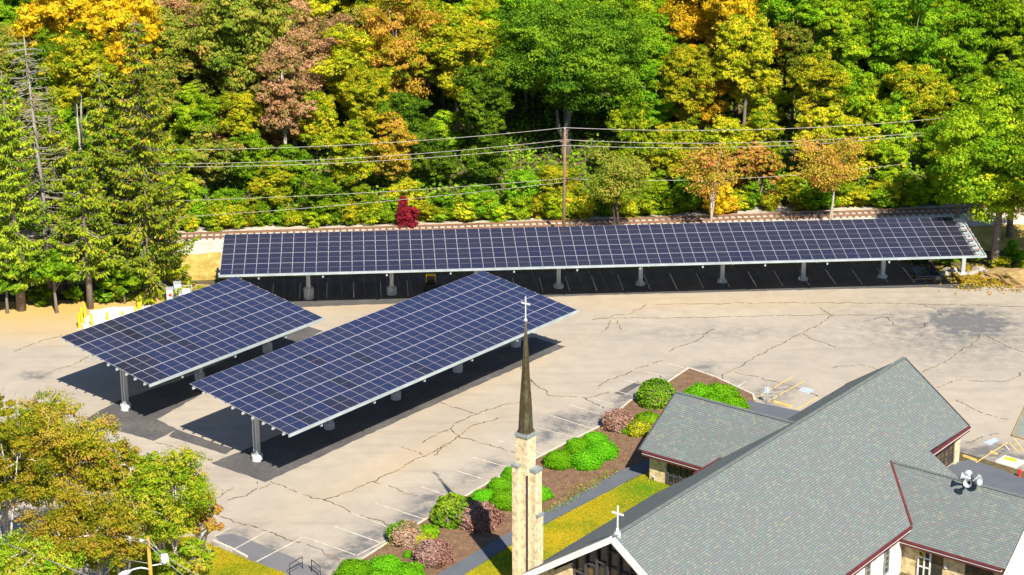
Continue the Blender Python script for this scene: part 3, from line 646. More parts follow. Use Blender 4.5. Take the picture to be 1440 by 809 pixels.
# narrow windows and piers under the front right eave
for k in range(7):
    l = -18.6-k*3.0; window(CH(l, 8.52, -.9), U, .62, 2.4, 1, 5, V, M['lead'], .06)
    mb = LMB(); mb.prism([CH(l+1.1, 8.51, 0), CH(l+1.1, 8.75, 0), CH(l+2.1, 8.75, 0), CH(l+2.1, 8.51, 0)], ZG, zr(8.75)-.32); mb.build('pilaster', M['stucco'], church)
mb = LMB(); mb.tube([CH(-16.2, 8.68, .55), CH(-16.2, 8.68, ZG)], .06, 8); mb.tube([CH(-20.2, 8.68, .2), CH(-20.2, 8.68, ZG)], .05, 8, 0); mb.build('downpipe', M['maroon'], church)
# right wing: ridge along V
WZ = zr(5.14); WL = -11.87; WS = .74; WR = 17.3
mb = LMB(); mb.slab([CH(WL, 5.0, WZ), CH(WL, WR, WZ), CH(WL-4.95, WR-.02, WZ-4.95*WS), CH(WL-4.95, 8.1, WZ-4.95*WS), CH(WL-3.98, 9.0, WZ-3.98*WS)], .18)
mb.slab([CH(WL, WR, WZ), CH(WL, 5.0, WZ), CH(WL+3.6, 8.6, WZ-3.6*WS), CH(WL+4.9, 8.9, WZ-4.9*WS), CH(WL+4.9, WR, WZ-4.9*WS)], .18)
wroof = mb.build('wing_roof', M['shingle'], church)
mb = LMB(); mb.beam(CH(WL, 5.2, WZ+.02), CH(WL, WR, WZ+.02), .26, .08); mb.build('ridge_cap', M['shingle'], wroof)
ze = WZ-4.95*WS
gutter(CH(WL-5.05, 8.5, ze-.08), CH(WL-5.05, 17.0, ze-.08), par=wroof)
mb = LMB(); mb.prism([CH(WL-4.4, 8.4, 0), CH(WL-4.4, 17.0, 0), CH(WL+4.4, 17.0, 0), CH(WL+4.4, 8.4, 0)], ZG, ze-.2); mb.build('wing_wall', M['brick'], church)
mb = LMB(); mb.slab([CH(WL-7.2, 17.35, ZG), CH(WL+4.6, 17.35, ZG), CH(WL+4.6, 17.35, ze+.1), CH(WL+.2, 17.35, WZ+.35), CH(WL-7.2, 17.35, WZ+.35-7.4*WS)], -1.2)
mb.build('parapet_wall', M['stucco'], church)
fw_ = -U
c = CH(WL-4.4, 10.6, 0)
mb = LMB(); A = math.atan2(V.y, V.x); dz = ZG
mb.box(c+fw_*.05+Vector((0, 0, ZG+1.3)), (1.0, .08, 2.5), A, 0)
for w in (-.48, 0, .48): mb.box(c+V*w+fw_*.11+Vector((0, 0, ZG+1.3)), (.11, .06, 2.6), A, 1)
for z in (.06, 1.0, 1.75, 2.52): mb.box(c+fw_*.105+Vector((0, 0, ZG+z)), (1.04, .05, .1), A, 1)
dr = mb.build('door', [M['glass'], M['white']], church)
mb = LMB(); wc = CH(WL-4.4, 10.36, ZG+2.12)+fw_*.2
mb.tube([wc + V*.2*math.cos(t)+Vector((0, 0, .2*math.sin(t))) for t in [2*math.pi*k/14 for k in range(15)]], .075, 6, cap=False); mb.build('wreath', M['byellow'], dr)
mb = LMB(); mb.box(c+V*1.05+fw_*.05+Vector((0, 0, ZG+1.4)), (.85, .08, 2.2), A, 0); mb.box(c+V*1.05+fw_*.1+Vector((0, 0, ZG+1.5)), (.9, .05, .08), A, 1); mb.build('window', [M['glass'], M['mullion']], church)
mb = LMB(); mb.box(c+V*1.75+fw_*.06+Vector((0, 0, ZG+1.55)), (.22, .1, .3), A); mb.build('wall_box', M['white'], church)
mb = LMB(); mb.box(c+V*4.4+fw_*.05+Vector((0, 0, ZG+1.5)), (2.2, .08, 1.9), A); mb.build('window', M['glass'], church)
# left wing
EZ = 2.75; rl = -15.2; el = -20.0; sw = (6.25-EZ)/(rl-el)
E_ = G(898, 633, EZ); ew = (E_-CR).dot(V); el = (E_-CR).dot(U); R_ = G(950, 553, 6.25); rw = (R_-CR).dot(V); rl = (R_-CR).dot(U)
mb = LMB(); mb.slab([CH(rl, rw, 6.25), CH(rl, -1.4, 6.25), CH(el, -1.4, EZ), CH(el, ew, EZ)], .18); mb.slab([CH(rl, -1.4, 6.25), CH(rl, rw, 6.25), CH(2*rl-el, ew, EZ), CH(2*rl-el, -1.4, EZ)], .18)
lroof = mb.build('wing_roof', M['shingle'], church)
mb = LMB(); mb.beam(CH(rl, rw, 6.28), CH(rl, -1.4, 6.28), .26, .08); mb.build('ridge_cap', M['shingle'], lroof)
gutter(CH(el-.1, ew+.35, EZ-.08), CH(el-.1, -5, EZ-.08), par=lroof)
mb = LMB(); mb.beam(CH(el, ew-.06, EZ-.1), CH(rl, rw-.06, 6.15), .1, .26); mb.beam(CH(rl, rw-.06, 6.15), CH(2*rl-el, ew-.06, EZ-.1), .1, .26); mb.build('rake_board', M['mullion'], lroof)
lw0 = ew+.62; la = el+.55; lb = 2*rl-el-.6
mb = LMB(); mb.prism([CH(la, lw0, 0), CH(la, -3, 0), CH(lb, -3, 0), CH(lb, lw0, 0)], -.1, EZ-.2)
mb.slab([CH(la, lw0, EZ-.2), CH(lb, lw0, EZ-.2), CH(rl, lw0, 6.0)], .3); mb.build('wing_wall', M['brick'], church)
window(CH(la-.01, lw0+2.95, 1.32), V, 2.3, 1.95, 4, 3, -U, M['mullion'], .13)
mb = LMB(); mb.tube([CH(la-.12, lw0+.55, 0), CH(la-.12, lw0+.55, .55), CH(la-.3, lw0+.55, .62)], .05, 8); mb.build('standpipe', M['white'], church)

# crosses, horn loudspeakers
def cross(name, base, h, arm, r, label, ball=0, flare=0, wdir=V):
    o = empty(name, base); mb = MB(); z0 = 0
    if flare: mb.prism([(-.2, -.2), (.2, -.2), (.2, .2), (-.2, .2)], -.25, .08); mb.tube([(0, 0, .05), (0, 0, .5)], [.2, r], 4)
    if ball: mb.sphere((0, 0, .1), ball); z0 = .1
    mb.box((0, 0, h/2+z0/2), (2*r, 2*r, h-z0)); mb.build('upright', M['white'], o)
    mb = MB(); mb.beam(wdir*-arm+Vector((0, 0, h*.72)), wdir*arm+Vector((0, 0, h*.72)), 2*r+.012, 2*r+.012); mb.build('crossbar', M['white'], o)
    return tag(o, label, 'cross')
p = CR + U*(LF+.55) + Vector((0, 0, .05))
cross('roof_cross', p, 2.05, .46, .045, 'white cross standing at the front end of the church roof ridge', flare=1)
hp = CH(WL, 12.2-.3, WZ) if 0 else CH(WL, 5.14+6.7, WZ); hp = CH(WL, 11.75, WZ)
hp = G(1363, 688, WZ+.05)
horn = tag(empty('horn_loudspeaker', hp), 'cluster of pale grey horn loudspeakers on the ridge of the right church wing', 'loudspeaker')
mb = MB(); mb.tube([(0, 0, -.2), (0, 0, .95)], .05, 8); mb.build('mast', M['black'], horn)
for k in range(5):
    t = .4 + k*2*math.pi/5; d = Vector((math.cos(t), math.sin(t), .25)).normalized(); mb = MB(); b = Vector((0, 0, .35+.12*(k % 3)))
    mb.tube([b+d*.02, b+d*.2, b+d*.55, b+d*.82], [.07, .08, .16, .34], 14, 0, False); mb.build('horn', M['galv'], horn)
    mb = MB(); mb.tube([b-d*.2, b+d*.03], .13, 10); mb.build('driver', M['black'], horn)

# bell tower with spire -------------------------------------------------
TB = Vector((0.93, 133.7, 0))
tw = tag(empty('bell_tower', TB, CAZ), 'slim cream stone bell tower with stepped buttresses beside the church front', 'tower')
tw.scale = (.79, .79, 1)
def tz(py): return AY(742, py, TB.y).z
z1, z2, z3 = tz(612), tz(655), tz(719)
mb = MB(); s = .62; mb.prism([(-s, -s), (s, -s), (s, s), (-s, s)], -.5, z1, 0); mb.build('shaft', M['stone'], tw)
# local -y looks right/toward camera (V), local -x looks left/front
mb = MB(); mb.prism([(-.30, -.55), (-.30, -1.32), (.62, -1.32), (.62, -.55)], -.5, z2-.25); mb.build('buttress', M['stone'], tw)
mb = MB(); mb.prism([(-.36, -.60), (-.36, -1.39), (.68, -1.39), (.68, -.60)], z2-.25, z2-.02); mb.build('buttress_cap', M['lead'], tw)
mb = MB(); mb.prism([(-.52, -1.0), (-.52, -1.5), (.42, -1.5), (.42, -1.321)], -.5, z3-.12) if 0 else mb.prism([(-.25, -1.32), (-.25, -1.52), (.57, -1.52), (.57, -1.32)], -.5, z3-.1); mb.build('buttress', M['stone'], tw)
mb = MB(); mb.prism([(-.31, -1.323), (-.31, -1.6), (.63, -1.6), (.63, -1.323)], z3-.1, z3+.08); mb.build('buttress_cap', M['lead'], tw)
mb = MB(); mb.prism([(-1.05, .10), (-1.05, .75), (-.5, .75), (-.5, .10)], -.5, z2+.1); mb.build('buttress', M['stone'], tw)
mb = MB(); mb.prism([(-1.12, .04), (-1.12, .81), (-.622, .81), (-.622, .04)], z2+.1, z2+.26); mb.build('buttress_cap', M['lead'], tw)
mb = MB(); mb.prism([(-.66, -.635), (-.66, -.5), (-.48, -.5), (-.48, -.635)], 0, z2-.5); mb.build('reveal_slot', M['mullion'], tw)
mb = MB(); mb.prism([(-.72, -.72), (.72, -.72), (.72, .72), (-.72, .72)], z1, z1+.16); mb.prism([(-.66, -.66), (.66, -.66), (.66, .66), (-.66, .66)], z1+.16, z1+.26); mb.build('cornice', M['lead'], tw)
zt = tz(452)
sp_ = MB(); zb = z1+.26; oct_ = []
for k in range(8): 
    t = math.pi/8 + k*math.pi/4; oct_.append((math.cos(t), math.sin(t)))
def ring(r, z): return [Vector((x*r, y*r, z)) for x, y in oct_]
lv = [(.66, zb), (.54, zb+(zt-zb)*.25), (.36, zb+(zt-zb)*.5), (.22, zb+(zt-zb)*.75), (.05, zt)]
for (r0, a), (r1, b) in zip(lv, lv[1:]):
    A_, B_ = ring(r0, a), ring(r1, b)
    for k in range(8): sp_.face((A_[k], A_[(k+1) % 8], B_[(k+1) % 8], B_[k]))
for k in range(4): 
    t = k*math.pi/2 + math.pi/4; d = Vector((math.cos(t), math.sin(t), 0)); sp_.face((d*.86+Vector((0, 0, zb)), Vector((d.x*.5-d.y*.3, d.y*.5+d.x*.3, zb)), d*.45+Vector((0, 0, zb+.5)))); sp_.face((d*.86+Vector((0, 0, zb)), d*.45+Vector((0, 0, zb+.5)), Vector((d.x*.5+d.y*.3, d.y*.5-d.x*.3, zb))))
spire = sp_.build('spire', M['copper'], tw)
for k in range(8):
    mb = MB(); mb.tube([Vector((oct_[k][0]*r, oct_[k][1]*r, z)) for r, z in lv], .025, 5); mb.build('seam', M['copper'], spire)
cross('spire_cross', TB+Vector((0, 0, zt-.02)), tz(417)-zt, .36, .035, 'thin white cross with a ball on the tip of the copper spire', ball=.12)

# grey apron at the right edge, the yellow pad and fittings
sheet('side_apron', gp((1470, 520), (1440, 579), (1421.5, 618), (1440, 623.5), (1540, 650), (1600, 560)), M['shingle_grey'], .10)
mb = MB(); a, b, c = G(1440, 579), G(1421.5, 618), G(1440, 623.5)
for p, q in ((G(1470, 520), a), (a, b), (b, c), (c, G(1540, 650))): mb.beam((p.x, p.y, .06), (q.x, q.y, .06), .12, .12)
mb.build('kerb', M['dirt'])['kind'] = 'structure'
pd = tag(empty('concrete_pad', G(1412, 656)), 'pale yellow concrete pad with a yellow strip at the right edge of the lot', 'pad'); o0 = pd.location
mb = MB(); mb.slab([G(*p)+Vector((0, 0, .14))-o0 for p in ((1398, 655), (1411, 647), (1439, 655), (1426.5, 664))], .14); mb.build('slab', M['stucco'], pd)
mb = MB(); a, b = G(1411, 651.5)-o0, G(1427, 655.5)-o0; mb.beam(a+Vector((0, 0, .2)), b+Vector((0, 0, .2)), .4, .11); mb.build('strip', M['byellow'], pd)
def wheelstop(a, b, label):
    a, b = G(*a), G(*b); o = tag(empty('wheel_stop', (a+b)/2), label, 'wheel stop', 'yellow concrete wheel stops'); c = (a+b)/2; mb = MB()
    d = (b-a).normalized(); n = Vector((-d.y, d.x, 0)); h = (b-a).length/2
    P = [(-.12, .0), (.12, .0), (.07, .14), (-.07, .14)]
    A_ = [d*-h + n*x + Vector((0, 0, z+.012)) for x, z in P]; B_ = [d*h + n*x + Vector((0, 0, z+.012)) for x, z in P]
    mb.face(A_); mb.face(B_[::-1])
    for k in range(4): mb.face((A_[k], B_[k], B_[(k+1) % 4], A_[(k+1) % 4]))
    mb.build('block', M['yline'], o)
wheelstop((1087.5, 568), (1112, 575.5), 'yellow wheel stop beside the small blue sign left of the church roof'); wheelstop((1353, 646), (1371, 652.5), 'yellow wheel stop next to the many-paned church window'); wheelstop((1391, 641), (1401, 644), 'short worn yellow wheel stop above the pale concrete pad')
sg = tag(empty('parking_sign', G(1077, 570)), 'small blue accessible parking sign on a post behind the left church wing', 'sign')
mb = MB(); mb.tube([(0, 0, 0), (0, 0, 1.5)], .04, 8); mb.build('post', M['galv'], sg)
mb = MB(); mb.box((0, .06, 1.25), (.45, .03, .6)); mb.build('plate', M['bline'], sg)
hy = tag(empty('fire_hydrant', G(1432, 675)), 'small red hydrant in the shade at the right edge', 'hydrant')
mb = MB(); mb.lathe([(.15, 0), (.15, .06), (.1, .08), (.1, .5), (.13, .52), (.11, .62), (.03, .68)], n=12); mb.build('body', M['red'], hy)
mb = MB(); mb.tube([(-.2, 0, .4), (.2, 0, .4)], .05, 8); mb.build('nozzle', M['red'], hy)

# ------------------------------------------------------------------ vegetation
def leaf_arrays(pts, nrm, size, rng, tint, aspect=1.6, jit=.6):
    """diamond leaf-clump quads around pts, facing roughly nrm"""
    n = len(pts); N_ = nrm + rng.normal(0, jit, (n, 3)); N_ /= np.linalg.norm(N_, axis=1)[:, None]+1e-9
    a = np.cross(N_, rng.normal(0, 1, (n, 3))); a /= np.linalg.norm(a, axis=1)[:, None]+1e-9; b = np.cross(N_, a)
    s = (size*rng.uniform(.6, 1.35, n))[:, None]; l = s*aspect/2; w = s/2
    fold = N_*s*.18
    v = np.stack([pts-a*l, pts-b*w+fold, pts+a*l, pts+b*w+fold], 1)
    return v.reshape(-1, 3), tint
def leaf_mesh(name, chunks, mats, mids=None):
    V_ = np.concatenate([c[0] for c in chunks]); T_ = np.concatenate([c[1] for c in chunks]); nf = len(V_)//4
    me = bpy.data.meshes.new(name); me.vertices.add(len(V_)); me.vertices.foreach_set('co', V_.astype(np.float32).ravel())
    me.loops.add(nf*4); me.loops.foreach_set('vertex_index', np.arange(nf*4, dtype=np.int32))
    me.polygons.add(nf); me.polygons.foreach_set('loop_start', np.arange(0, nf*4, 4, dtype=np.int32))
    if mids is not None: me.polygons.foreach_set('material_index', mids.astype(np.int32))
    me.update(calc_edges=True)
    for m in mats: me.materials.append(m)
    at = me.attributes.new('tint', 'FLOAT', 'FACE'); at.data.foreach_set('value', np.clip(T_, 0, 1).astype(np.float32)); return me
def unit(n, rng):
    d = rng.normal(0, 1, (n, 3)); return d/np.linalg.norm(d, axis=1)[:, None]

def crown(name, seed, R, H, zc, lobes, per, leaf, mat, lobe_r=.38, sparse=0, aspect=1.5, acc=None):
    """broadleaf crown: lobes on an ellipsoid, each lobe a shell of leaf clumps; returns mesh and lobe centres"""
    rng = np.random.default_rng(seed); ch = []; cs = []
    for k in range(lobes):
        d = unit(1, rng)[0]; d[2] = d[2]*.8+.15; rr = rng.uniform(.45, .78) if k > lobes*.2 else rng.uniform(0, .4)
        c = np.array([d[0]*R*rr, d[1]*R*rr, zc+d[2]*H*.5*rr*1.15]); lr = R*lobe_r*rng.uniform(.65, 1.25)
        cs.append((c, lr)); subs = rng.integers(16, 26); ltint = rng.uniform(.1, .85)
        for s in range(subs):
            sd = unit(1, rng)[0]; sd[2] = sd[2]*.85+.12; sc = c + sd*lr*np.array([1, 1, .8])*rng.uniform(.5, 1.2); n = max(6, int(per/subs)); sr = lr*rng.uniform(.2, .5)
            o = unit(n, rng); o[:, 2] = o[:, 2]*.75+.1; pts = sc + o*sr*rng.uniform(.45, 1.15, (n, 1))*np.array([1.25, 1.25, .7])
            tint = np.clip(ltint*.7 + .12 + rng.normal(0, .17) + rng.normal(0, .1, n), 0, .86)
            if rng.random() < .07: tint = np.clip(tint+.5, 0, 1)
            ch.append(leaf_arrays(pts, o*.7+sd*.7+np.array([0, 0, .35]), leaf, rng, tint, aspect))
    return leaf_mesh(name, ch, [mat]), cs
def trunk_mb(cs, zc, r, seed, base=0, lean=0, limbs=7, fork=.35, n=6):
    q = random.Random(seed); mb = MB(); top = zc; path = [Vector((0, 0, base-.5))]
    for k in range(1, 6): path.append(Vector((q.uniform(-.12, .12)*k*.6+lean*k/5, q.uniform(-.12, .12)*k*.6, base+(top-base)*k/5)))
    mb.tube(path, [r*1.35, r*1.0, r*.85, r*.72, r*.58, r*.4], n)
    for c, lr in q.sample(cs, min(limbs, len(cs))):
        a = path[q.choice((2, 3, 3, 4))]; b = Vector(c); m = a.lerp(b, .5) + Vector((0, 0, -.08*(b-a).length+q.uniform(-.2, .2))); mb.tube([a, m, b], [r*.42, r*.3, r*.1], 5)
    return mb

BARK = {'birch': M['birch'], 'bark': M['bark'], 'dark': M['darkbark']}
protos = {}
def proto(kind, var, form='tree'):
    key = (kind, var, form)
    if key not in protos:
        seed = (var*13 + sorted(KIND).index(kind)*101 + ('tree', 'low', 'bush').index(form)*977) % 100000; q = random.Random(seed)
        if form == 'bush': R, H, zc, lob, per, leaf, lr = q.uniform(1.7, 2.3), q.uniform(3.4, 4.2), 1.3, 20, 560, .15, .34
        elif form == 'low': R, H, zc, lob, per, leaf, lr = q.uniform(3.0, 3.8), q.uniform(8, 10), 4.2, 40, 800, .165, .28
        else: R, H, zc, lob, per, leaf, lr = q.uniform(4.0, 5.2), q.uniform(11, 14), q.uniform(7.4, 8.8), 48, 1000, .17, .27
        if kind == 'rust': per = int(per*.6)
        me, cs = crown('crown', seed, R, H, zc, lob, per, leaf, M['L_'+kind], lr)
        tm = trunk_mb(cs, zc+H*.2, {'bush': .05, 'low': .13, 'tree': .24}[form], seed, limbs=26 if kind == 'rust' else 14).mesh('trunk', BARK[KIND[kind][1]])
        protos[key] = (me, tm)
    return protos[key]
KIND = {'green': ('mid-green leafy', 'bark'), 'lime': ('bright yellow-green leafy', 'bark'), 'dark': ('deep green leafy', 'dark'), 'gold': ('golden yellow autumn', 'dark'), 'ygreen': ('greenish yellow autumn', 'bark'),
        'orange': ('orange autumn', 'bark'), 'rust': ('dusty rust-pink autumn', 'birch'), 'olive': ('olive brown-tinged', 'bark'), 'red': ('red-leaved', 'bark')}
def plant(name, kind, var, x, y, label, cat, group=None, form='tree', scale=1, sz=1, zoff=0):
    if form is True: form = 'bush'
    cm, tm = proto(kind, var, form); o = empty(name, (x, y, float(terr(np.array(x), np.array(y)))+zoff), rnd.uniform(0, 6.28)); o.scale = (scale, scale, scale*sz)
    link('crown', cm, o); link('trunk', tm, o); return tag(o, label, cat, group)

# colour map of the wooded hillside (picture position -> kind)
CM = [(40, 20, 'green'), (100, 25, 'lime'), (130, 10, 'gold'), (120, 60, 'gold'), (40, 75, 'orange'), (15, 110, 'olive'), (100, 100, 'green'), (250, 35, 'rust'), (215, 10, 'ygreen'), (290, 95, 'rust'), (265, 110, 'olive'), (330, 20, 'ygreen'), (330, 60, 'olive'), (395, 30, 'rust'), (440, 45, 'rust'), (410, 80, 'rust'), (340, 130, 'ygreen'), (370, 110, 'olive'),
      (390, 150, 'rust'), (430, 60, 'rust'), (395, 272, 'gold'), (370, 285, 'gold'), (450, 170, 'gold'), (545, 175, 'orange'), (300, 60, 'rust'), (470, 20, 'ygreen'), (500, 60, 'ygreen'), (460, 100, 'ygreen'), (540, 30, 'ygreen'), (560, 80, 'olive'), (520, 110, 'ygreen'), (572, 108, 'orange'), (500, 150, 'olive'), (590, 40, 'ygreen'), (640, 60, 'ygreen'), (620, 130, 'lime'), (650, 20, 'lime'), (700, 20, 'green'), (600, 170, 'dark'), (540, 190, 'orange'), (510, 170, 'ygreen'), (350, 190, 'green'), (300, 170, 'lime'), (420, 170, 'ygreen'), (460, 200, 'green'), (280, 200, 'lime'),
      (280, 240, 'lime'), (330, 250, 'green'), (370, 250, 'gold'), (410, 270, 'ygreen'), (460, 250, 'green'), (500, 250, 'lime'), (560, 240, 'ygreen'), (600, 260, 'lime'), (640, 220, 'dark'), (690, 240, 'green'), (690, 170, 'dark'), (740, 240, 'green'), (760, 240, 'ygreen'), (840, 240, 'green'), (840, 200, 'lime'), (700, 100, 'green'), (760, 60, 'green'), (860, 40, 'green'), (900, 60, 'green'), (920, 20, 'lime'), (900, 120, 'green'), (890, 160, 'lime'),
      (960, 20, 'gold'), (1000, 20, 'gold'), (985, 70, 'gold'), (1020, 60, 'gold'), (1010, 110, 'gold'), (1040, 120, 'ygreen'), (990, 150, 'ygreen'), (1070, 70, 'green'), (1060, 20, 'ygreen'), (1050, 170, 'ygreen'), (1000, 200, 'lime'), (930, 230, 'lime'), (960, 270, 'lime'), (1040, 240, 'gold'), (1080, 260, 'ygreen'), (1100, 130, 'olive'), (1130, 30, 'green'), (1150, 140, 'ygreen'), (1160, 90, 'green'), (1180, 30, 'lime'), (1220, 100, 'lime'), (1240, 60, 'green'), (1260, 140, 'lime'), (1285, 112, 'ygreen'),
      (1210, 170, 'ygreen'), (1170, 180, 'gold'), (1100, 200, 'ygreen'), (1230, 200, 'lime'), (1260, 240, 'gold'), (1230, 260, 'gold'), (1290, 20, 'lime'), (1330, 60, 'green'), (1380, 20, 'green'), (1420, 30, 'lime'), (1400, 60, 'green'), (1300, 180, 'ygreen'), (1320, 140, 'green'), (1440, 100, 'lime'), (570, 285, 'red'), (860, 280, 'ygreen'), (900, 290, 'gold')]
def kind_at(px, py):
    px += rnd.gauss(0, 9); py += rnd.gauss(0, 9); return min(CM, key=lambda c: (c[0]-px)**2+((c[1]-py)*1.3)**2)[2]
SKIP = [(6.4, 238, 7.5), (5.6, 229, 4.6)]
taken = []
def wood():
    rows = [4.6, 10, 17, 20.5, 24, 30, 36.5, 43, 49.5, 56, 62.5]
    for ri, d in enumerate(rows):
        t = -52 + (ri % 2)*3.2
        while t < 142:
            tt = t + rnd.uniform(-1.7, 1.7); dd = d + rnd.uniform(-1.7, 1.7); p = TL + TD*tt + TN*dd; t += 5.3 if ri < 2 else 6.6
            hw = p.y*.2477+16
            if abs(p.x) > hw or any((p.x-a)**2+(p.y-b)**2 < r*r for a, b, r in SKIP): continue
            sc = (.62, .95, .85, .95, 1.0)[min(ri, 4)]*rnd.uniform(.78, 1.25)
            z = float(terr(np.array(p.x), np.array(p.y))); px, py = PX((p.x, p.y, z+9.5*sc)); k = kind_at(px, py)
            if ri == 0 and rnd.random() < .25: k = rnd.choice(('lime', 'ygreen', 'green'))
            where = 'in the front row along the railway track' if ri < 2 else 'on the wooded hillside behind the railway'
            plant('forest_tree', k, rnd.randrange(3), p.x, p.y, '%s tree %s' % (KIND[k][0], where), 'tree', '%s trees %s' % (KIND[k][0], where), 'low' if ri in (0, 1, 3) else 'tree', sc, rnd.uniform(.85, 1.3))
wood()
# bushes along the far side of the track
def bushes():
    t = -12
    while t < 112:
        p = TL + TD*(t+rnd.uniform(-.6, .6)) + TN*rnd.uniform(2.2, 4.6); px, py = PX((p.x, p.y, 3)); t += 1.45
        k = rnd.choice(('lime', 'lime', 'ygreen', 'green')) 
        if px > 960: k = rnd.choice(('ygreen', 'lime', 'gold', 'orange', 'green'))
        plant('bush', k, rnd.randrange(2), p.x, p.y, '%s bush at the foot of the forest beside the track' % KIND[k][0].replace(' autumn', ''), 'bush', '%s bushes beside the track' % KIND[k][0], True, rnd.uniform(.55, 1.15), rnd.uniform(.8, 1.2))
bushes()
# undergrowth on the slope
rng = np.random.default_rng(5); n = 90000; t = rng.uniform(-55, 145, n); d = 5.5+rng.uniform(0, 1, n)**1.3*70
x = TL.x+TD.x*t+TN.x*d; y = TL.y+TD.y*t+TN.y*d; pts = np.stack([x, y, terr(x, y)+rng.uniform(.05, 1.8, n)*rng.uniform(.2, 1, n)], 1)
tag(link('undergrowth', leaf_mesh('undergrowth', [leaf_arrays(pts, np.tile([0, -.3, .8], (n, 1)), .34, rng, rng.uniform(0, .85, n), 1.4)], [M['L_green']])), kind='stuff')

# the great dark green oak with its pale split trunk
zo = float(terr(np.array(6.6), np.array(237.))); me, cs = crown('crown', 901, 10.5, 14.5, 15.6-zo, 90, 1500, .18, M['L_dark'], .22)
oak = tag(empty('oak_tree', (6.6, 237, zo)), 'huge broad green oak with a thick grey split trunk directly behind the utility pole', 'tree'); link('crown', me, oak)
mb = trunk_mb(cs, 13, .5, 3, limbs=20); mb.tube([(-.3, -1.0, -1), (-.5, -1.4, 1.0), (-.2, -2.2, 4), (.8, -1.5, 8)], [.42, .34, .36, .22], 8); mb.tube([(-.4, -1.6, 2), (-1.1, -2.0, 4), (-1.3, -1.6, 6)], [.24, .24, .15], 7); mb.build('trunk', M['bark'], oak)
p = G(574, 300, 3.0); plant('bush', 'red', 0, p.x, p.y, 'crimson bush beside the track, left of the utility pole', 'bush', None, True, .6, 1.9); p = G(545, 300, 2.4); plant('bush', 'red', 1, p.x, p.y, 'smaller dark red bush left of the crimson one', 'bush', None, True, .4, 1.5)

# sparse small trees on the near side of the track
def sparse_tree(name, px, base_d, kind, R, H, zc, label, bark, seed, per=300, lob=20, leaf=.28, stems=2, r=.13):
    t = 0; best = min(np.arange(-10, 120, .1), key=lambda t: abs(PX(TL + TD*float(t) + TN*base_d + Vector((0, 0, 1.4)))[0]-px)); p = TL + TD*float(best) + TN*base_d
    o = tag(empty(name, (p.x, p.y, float(terr(np.array(p.x), np.array(p.y))))), label, 'tree'); me, cs = crown('crown', seed, R, H, zc, lob, per, leaf, M['L_'+kind], .36); link('crown', me, o)
    q = random.Random(seed); mb = MB()
    for s in range(stems):
        cc = q.sample(cs, 5); top = Vector((q.uniform(-.8, .8), q.uniform(-.5, .5), zc)); b = Vector((q.uniform(-.3, .3), 0, -.4)); mid = b.lerp(top, .5)+Vector((q.uniform(-.3, .3), 0, 0)); mb.tube([b, mid, top], [r*1.3, r, r*.5], 6)
        for c, lr in cc: mb.tube([mid.lerp(top, q.random()), mid.lerp(Vector(c), .6)+Vector((0, 0, .4)), c], [r*.5, r*.35, .02], 5)
    mb.build('trunk', bark, o); return o
sparse_tree('small_tree', 870, -3.9, 'olive', 3.8, 7.4, 6.6, 'sparse olive brown tree with a dark trunk right of the utility pole', M['darkbark'], 31, 420, 30, stems=2, leaf=.15)
sparse_tree('small_tree', 998, -3.7, 'pink', 3.4, 7.0, 6.8, 'sparse orange and pink tree with two pale stems near the middle of the track', M['birch'], 32, 300, 26, stems=3, r=.09, leaf=.15)
sparse_tree('small_tree', 1165, -4.0, 'pink', 4.2, 8.2, 7.0, 'sparse orange tree with a white trunk, in front of the track to the right', M['birch'], 33, 320, 32, stems=2, r=.11, leaf=.15)
sparse_tree('small_tree', 1065, 5.0, 'pink', 3.0, 6, 5, 'low orange tree between two pale-stemmed ones behind the track', M['bark'], 34, 300, 18)

# tall conifers at the left --------------------------------------------------
def spruce_mesh(seed, h, R, zb, leaf=(.42, .085), dens=1.75, cones=.05):
    rng = np.random.default_rng(seed); Vs, T, MI = [], [], []; br = MB(); z = zb
    while z < h*.985:
        f = 1-(z-zb)/(h-zb); L0 = R*(f**.7)*(1 if f < .93 else .75); nb = int(rng.integers(5, 8))
        for k in range(nb):
            az = rng.uniform(0, 6.28); L = L0*rng.uniform(.65, 1.12)+.25; dx, dy = math.cos(az), math.sin(az); m = max(3, int(L/.28*dens)); ltint = rng.uniform(.15, .85)
            droop = rng.uniform(.16, .42); tt = np.linspace(.12, 1, m); rise = -droop*L*np.sin(tt*2.2)+.16*L*tt**3; c = np.stack([dx*L*tt, dy*L*tt, z+rise], 1)
            br.tube([(0, 0, z), tuple(c[m//2]), tuple(c[-1])], [.07*f+.02, .04, .012], 4, cap=False)
            for rep in range(12):
                side = rng.uniform(-1, 1, m)*(.18+.34*L*.22*np.sin(tt*3.0)+.1)
                p = c + np.stack([-dy*side, dx*side, -np.abs(side)*.25-rng.uniform(0, .12, m)], 1)
                a = np.stack([dx*.5-dy*side*.8, dy*.5+dx*side*.8, np.full(m, -.75 if rep < 7 else -.1)], 1) + rng.normal(0, .22, (m, 3)); a /= np.linalg.norm(a, axis=1)[:, None]
                b = np.cross(a, rng.normal(0, 1, (m, 3))); b /= np.linalg.norm(b, axis=1)[:, None]; ln = leaf[0]*rng.uniform(.6, 1.3, (m, 1)); wd = leaf[1]*rng.uniform(.7, 1.3, (m, 1))
                Vs.append(np.stack([p, p+a*ln*.5-b*wd, p+a*ln, p+a*ln*.5+b*wd], 1).reshape(-1, 3)); T.append(np.clip(ltint+rng.normal(0, .13, m), 0, 1)); MI.append((rng.random(m) < cones*(1 if rep > 2 else .3)*(.4+1.2*(z/h))).astype(int))
        z += rng.uniform(.55, .85)
    return leaf_mesh('crown', [(a, b) for a, b in zip(Vs, T)], [M['L_spruce'], M['L_cone']], np.concatenate(MI)), br
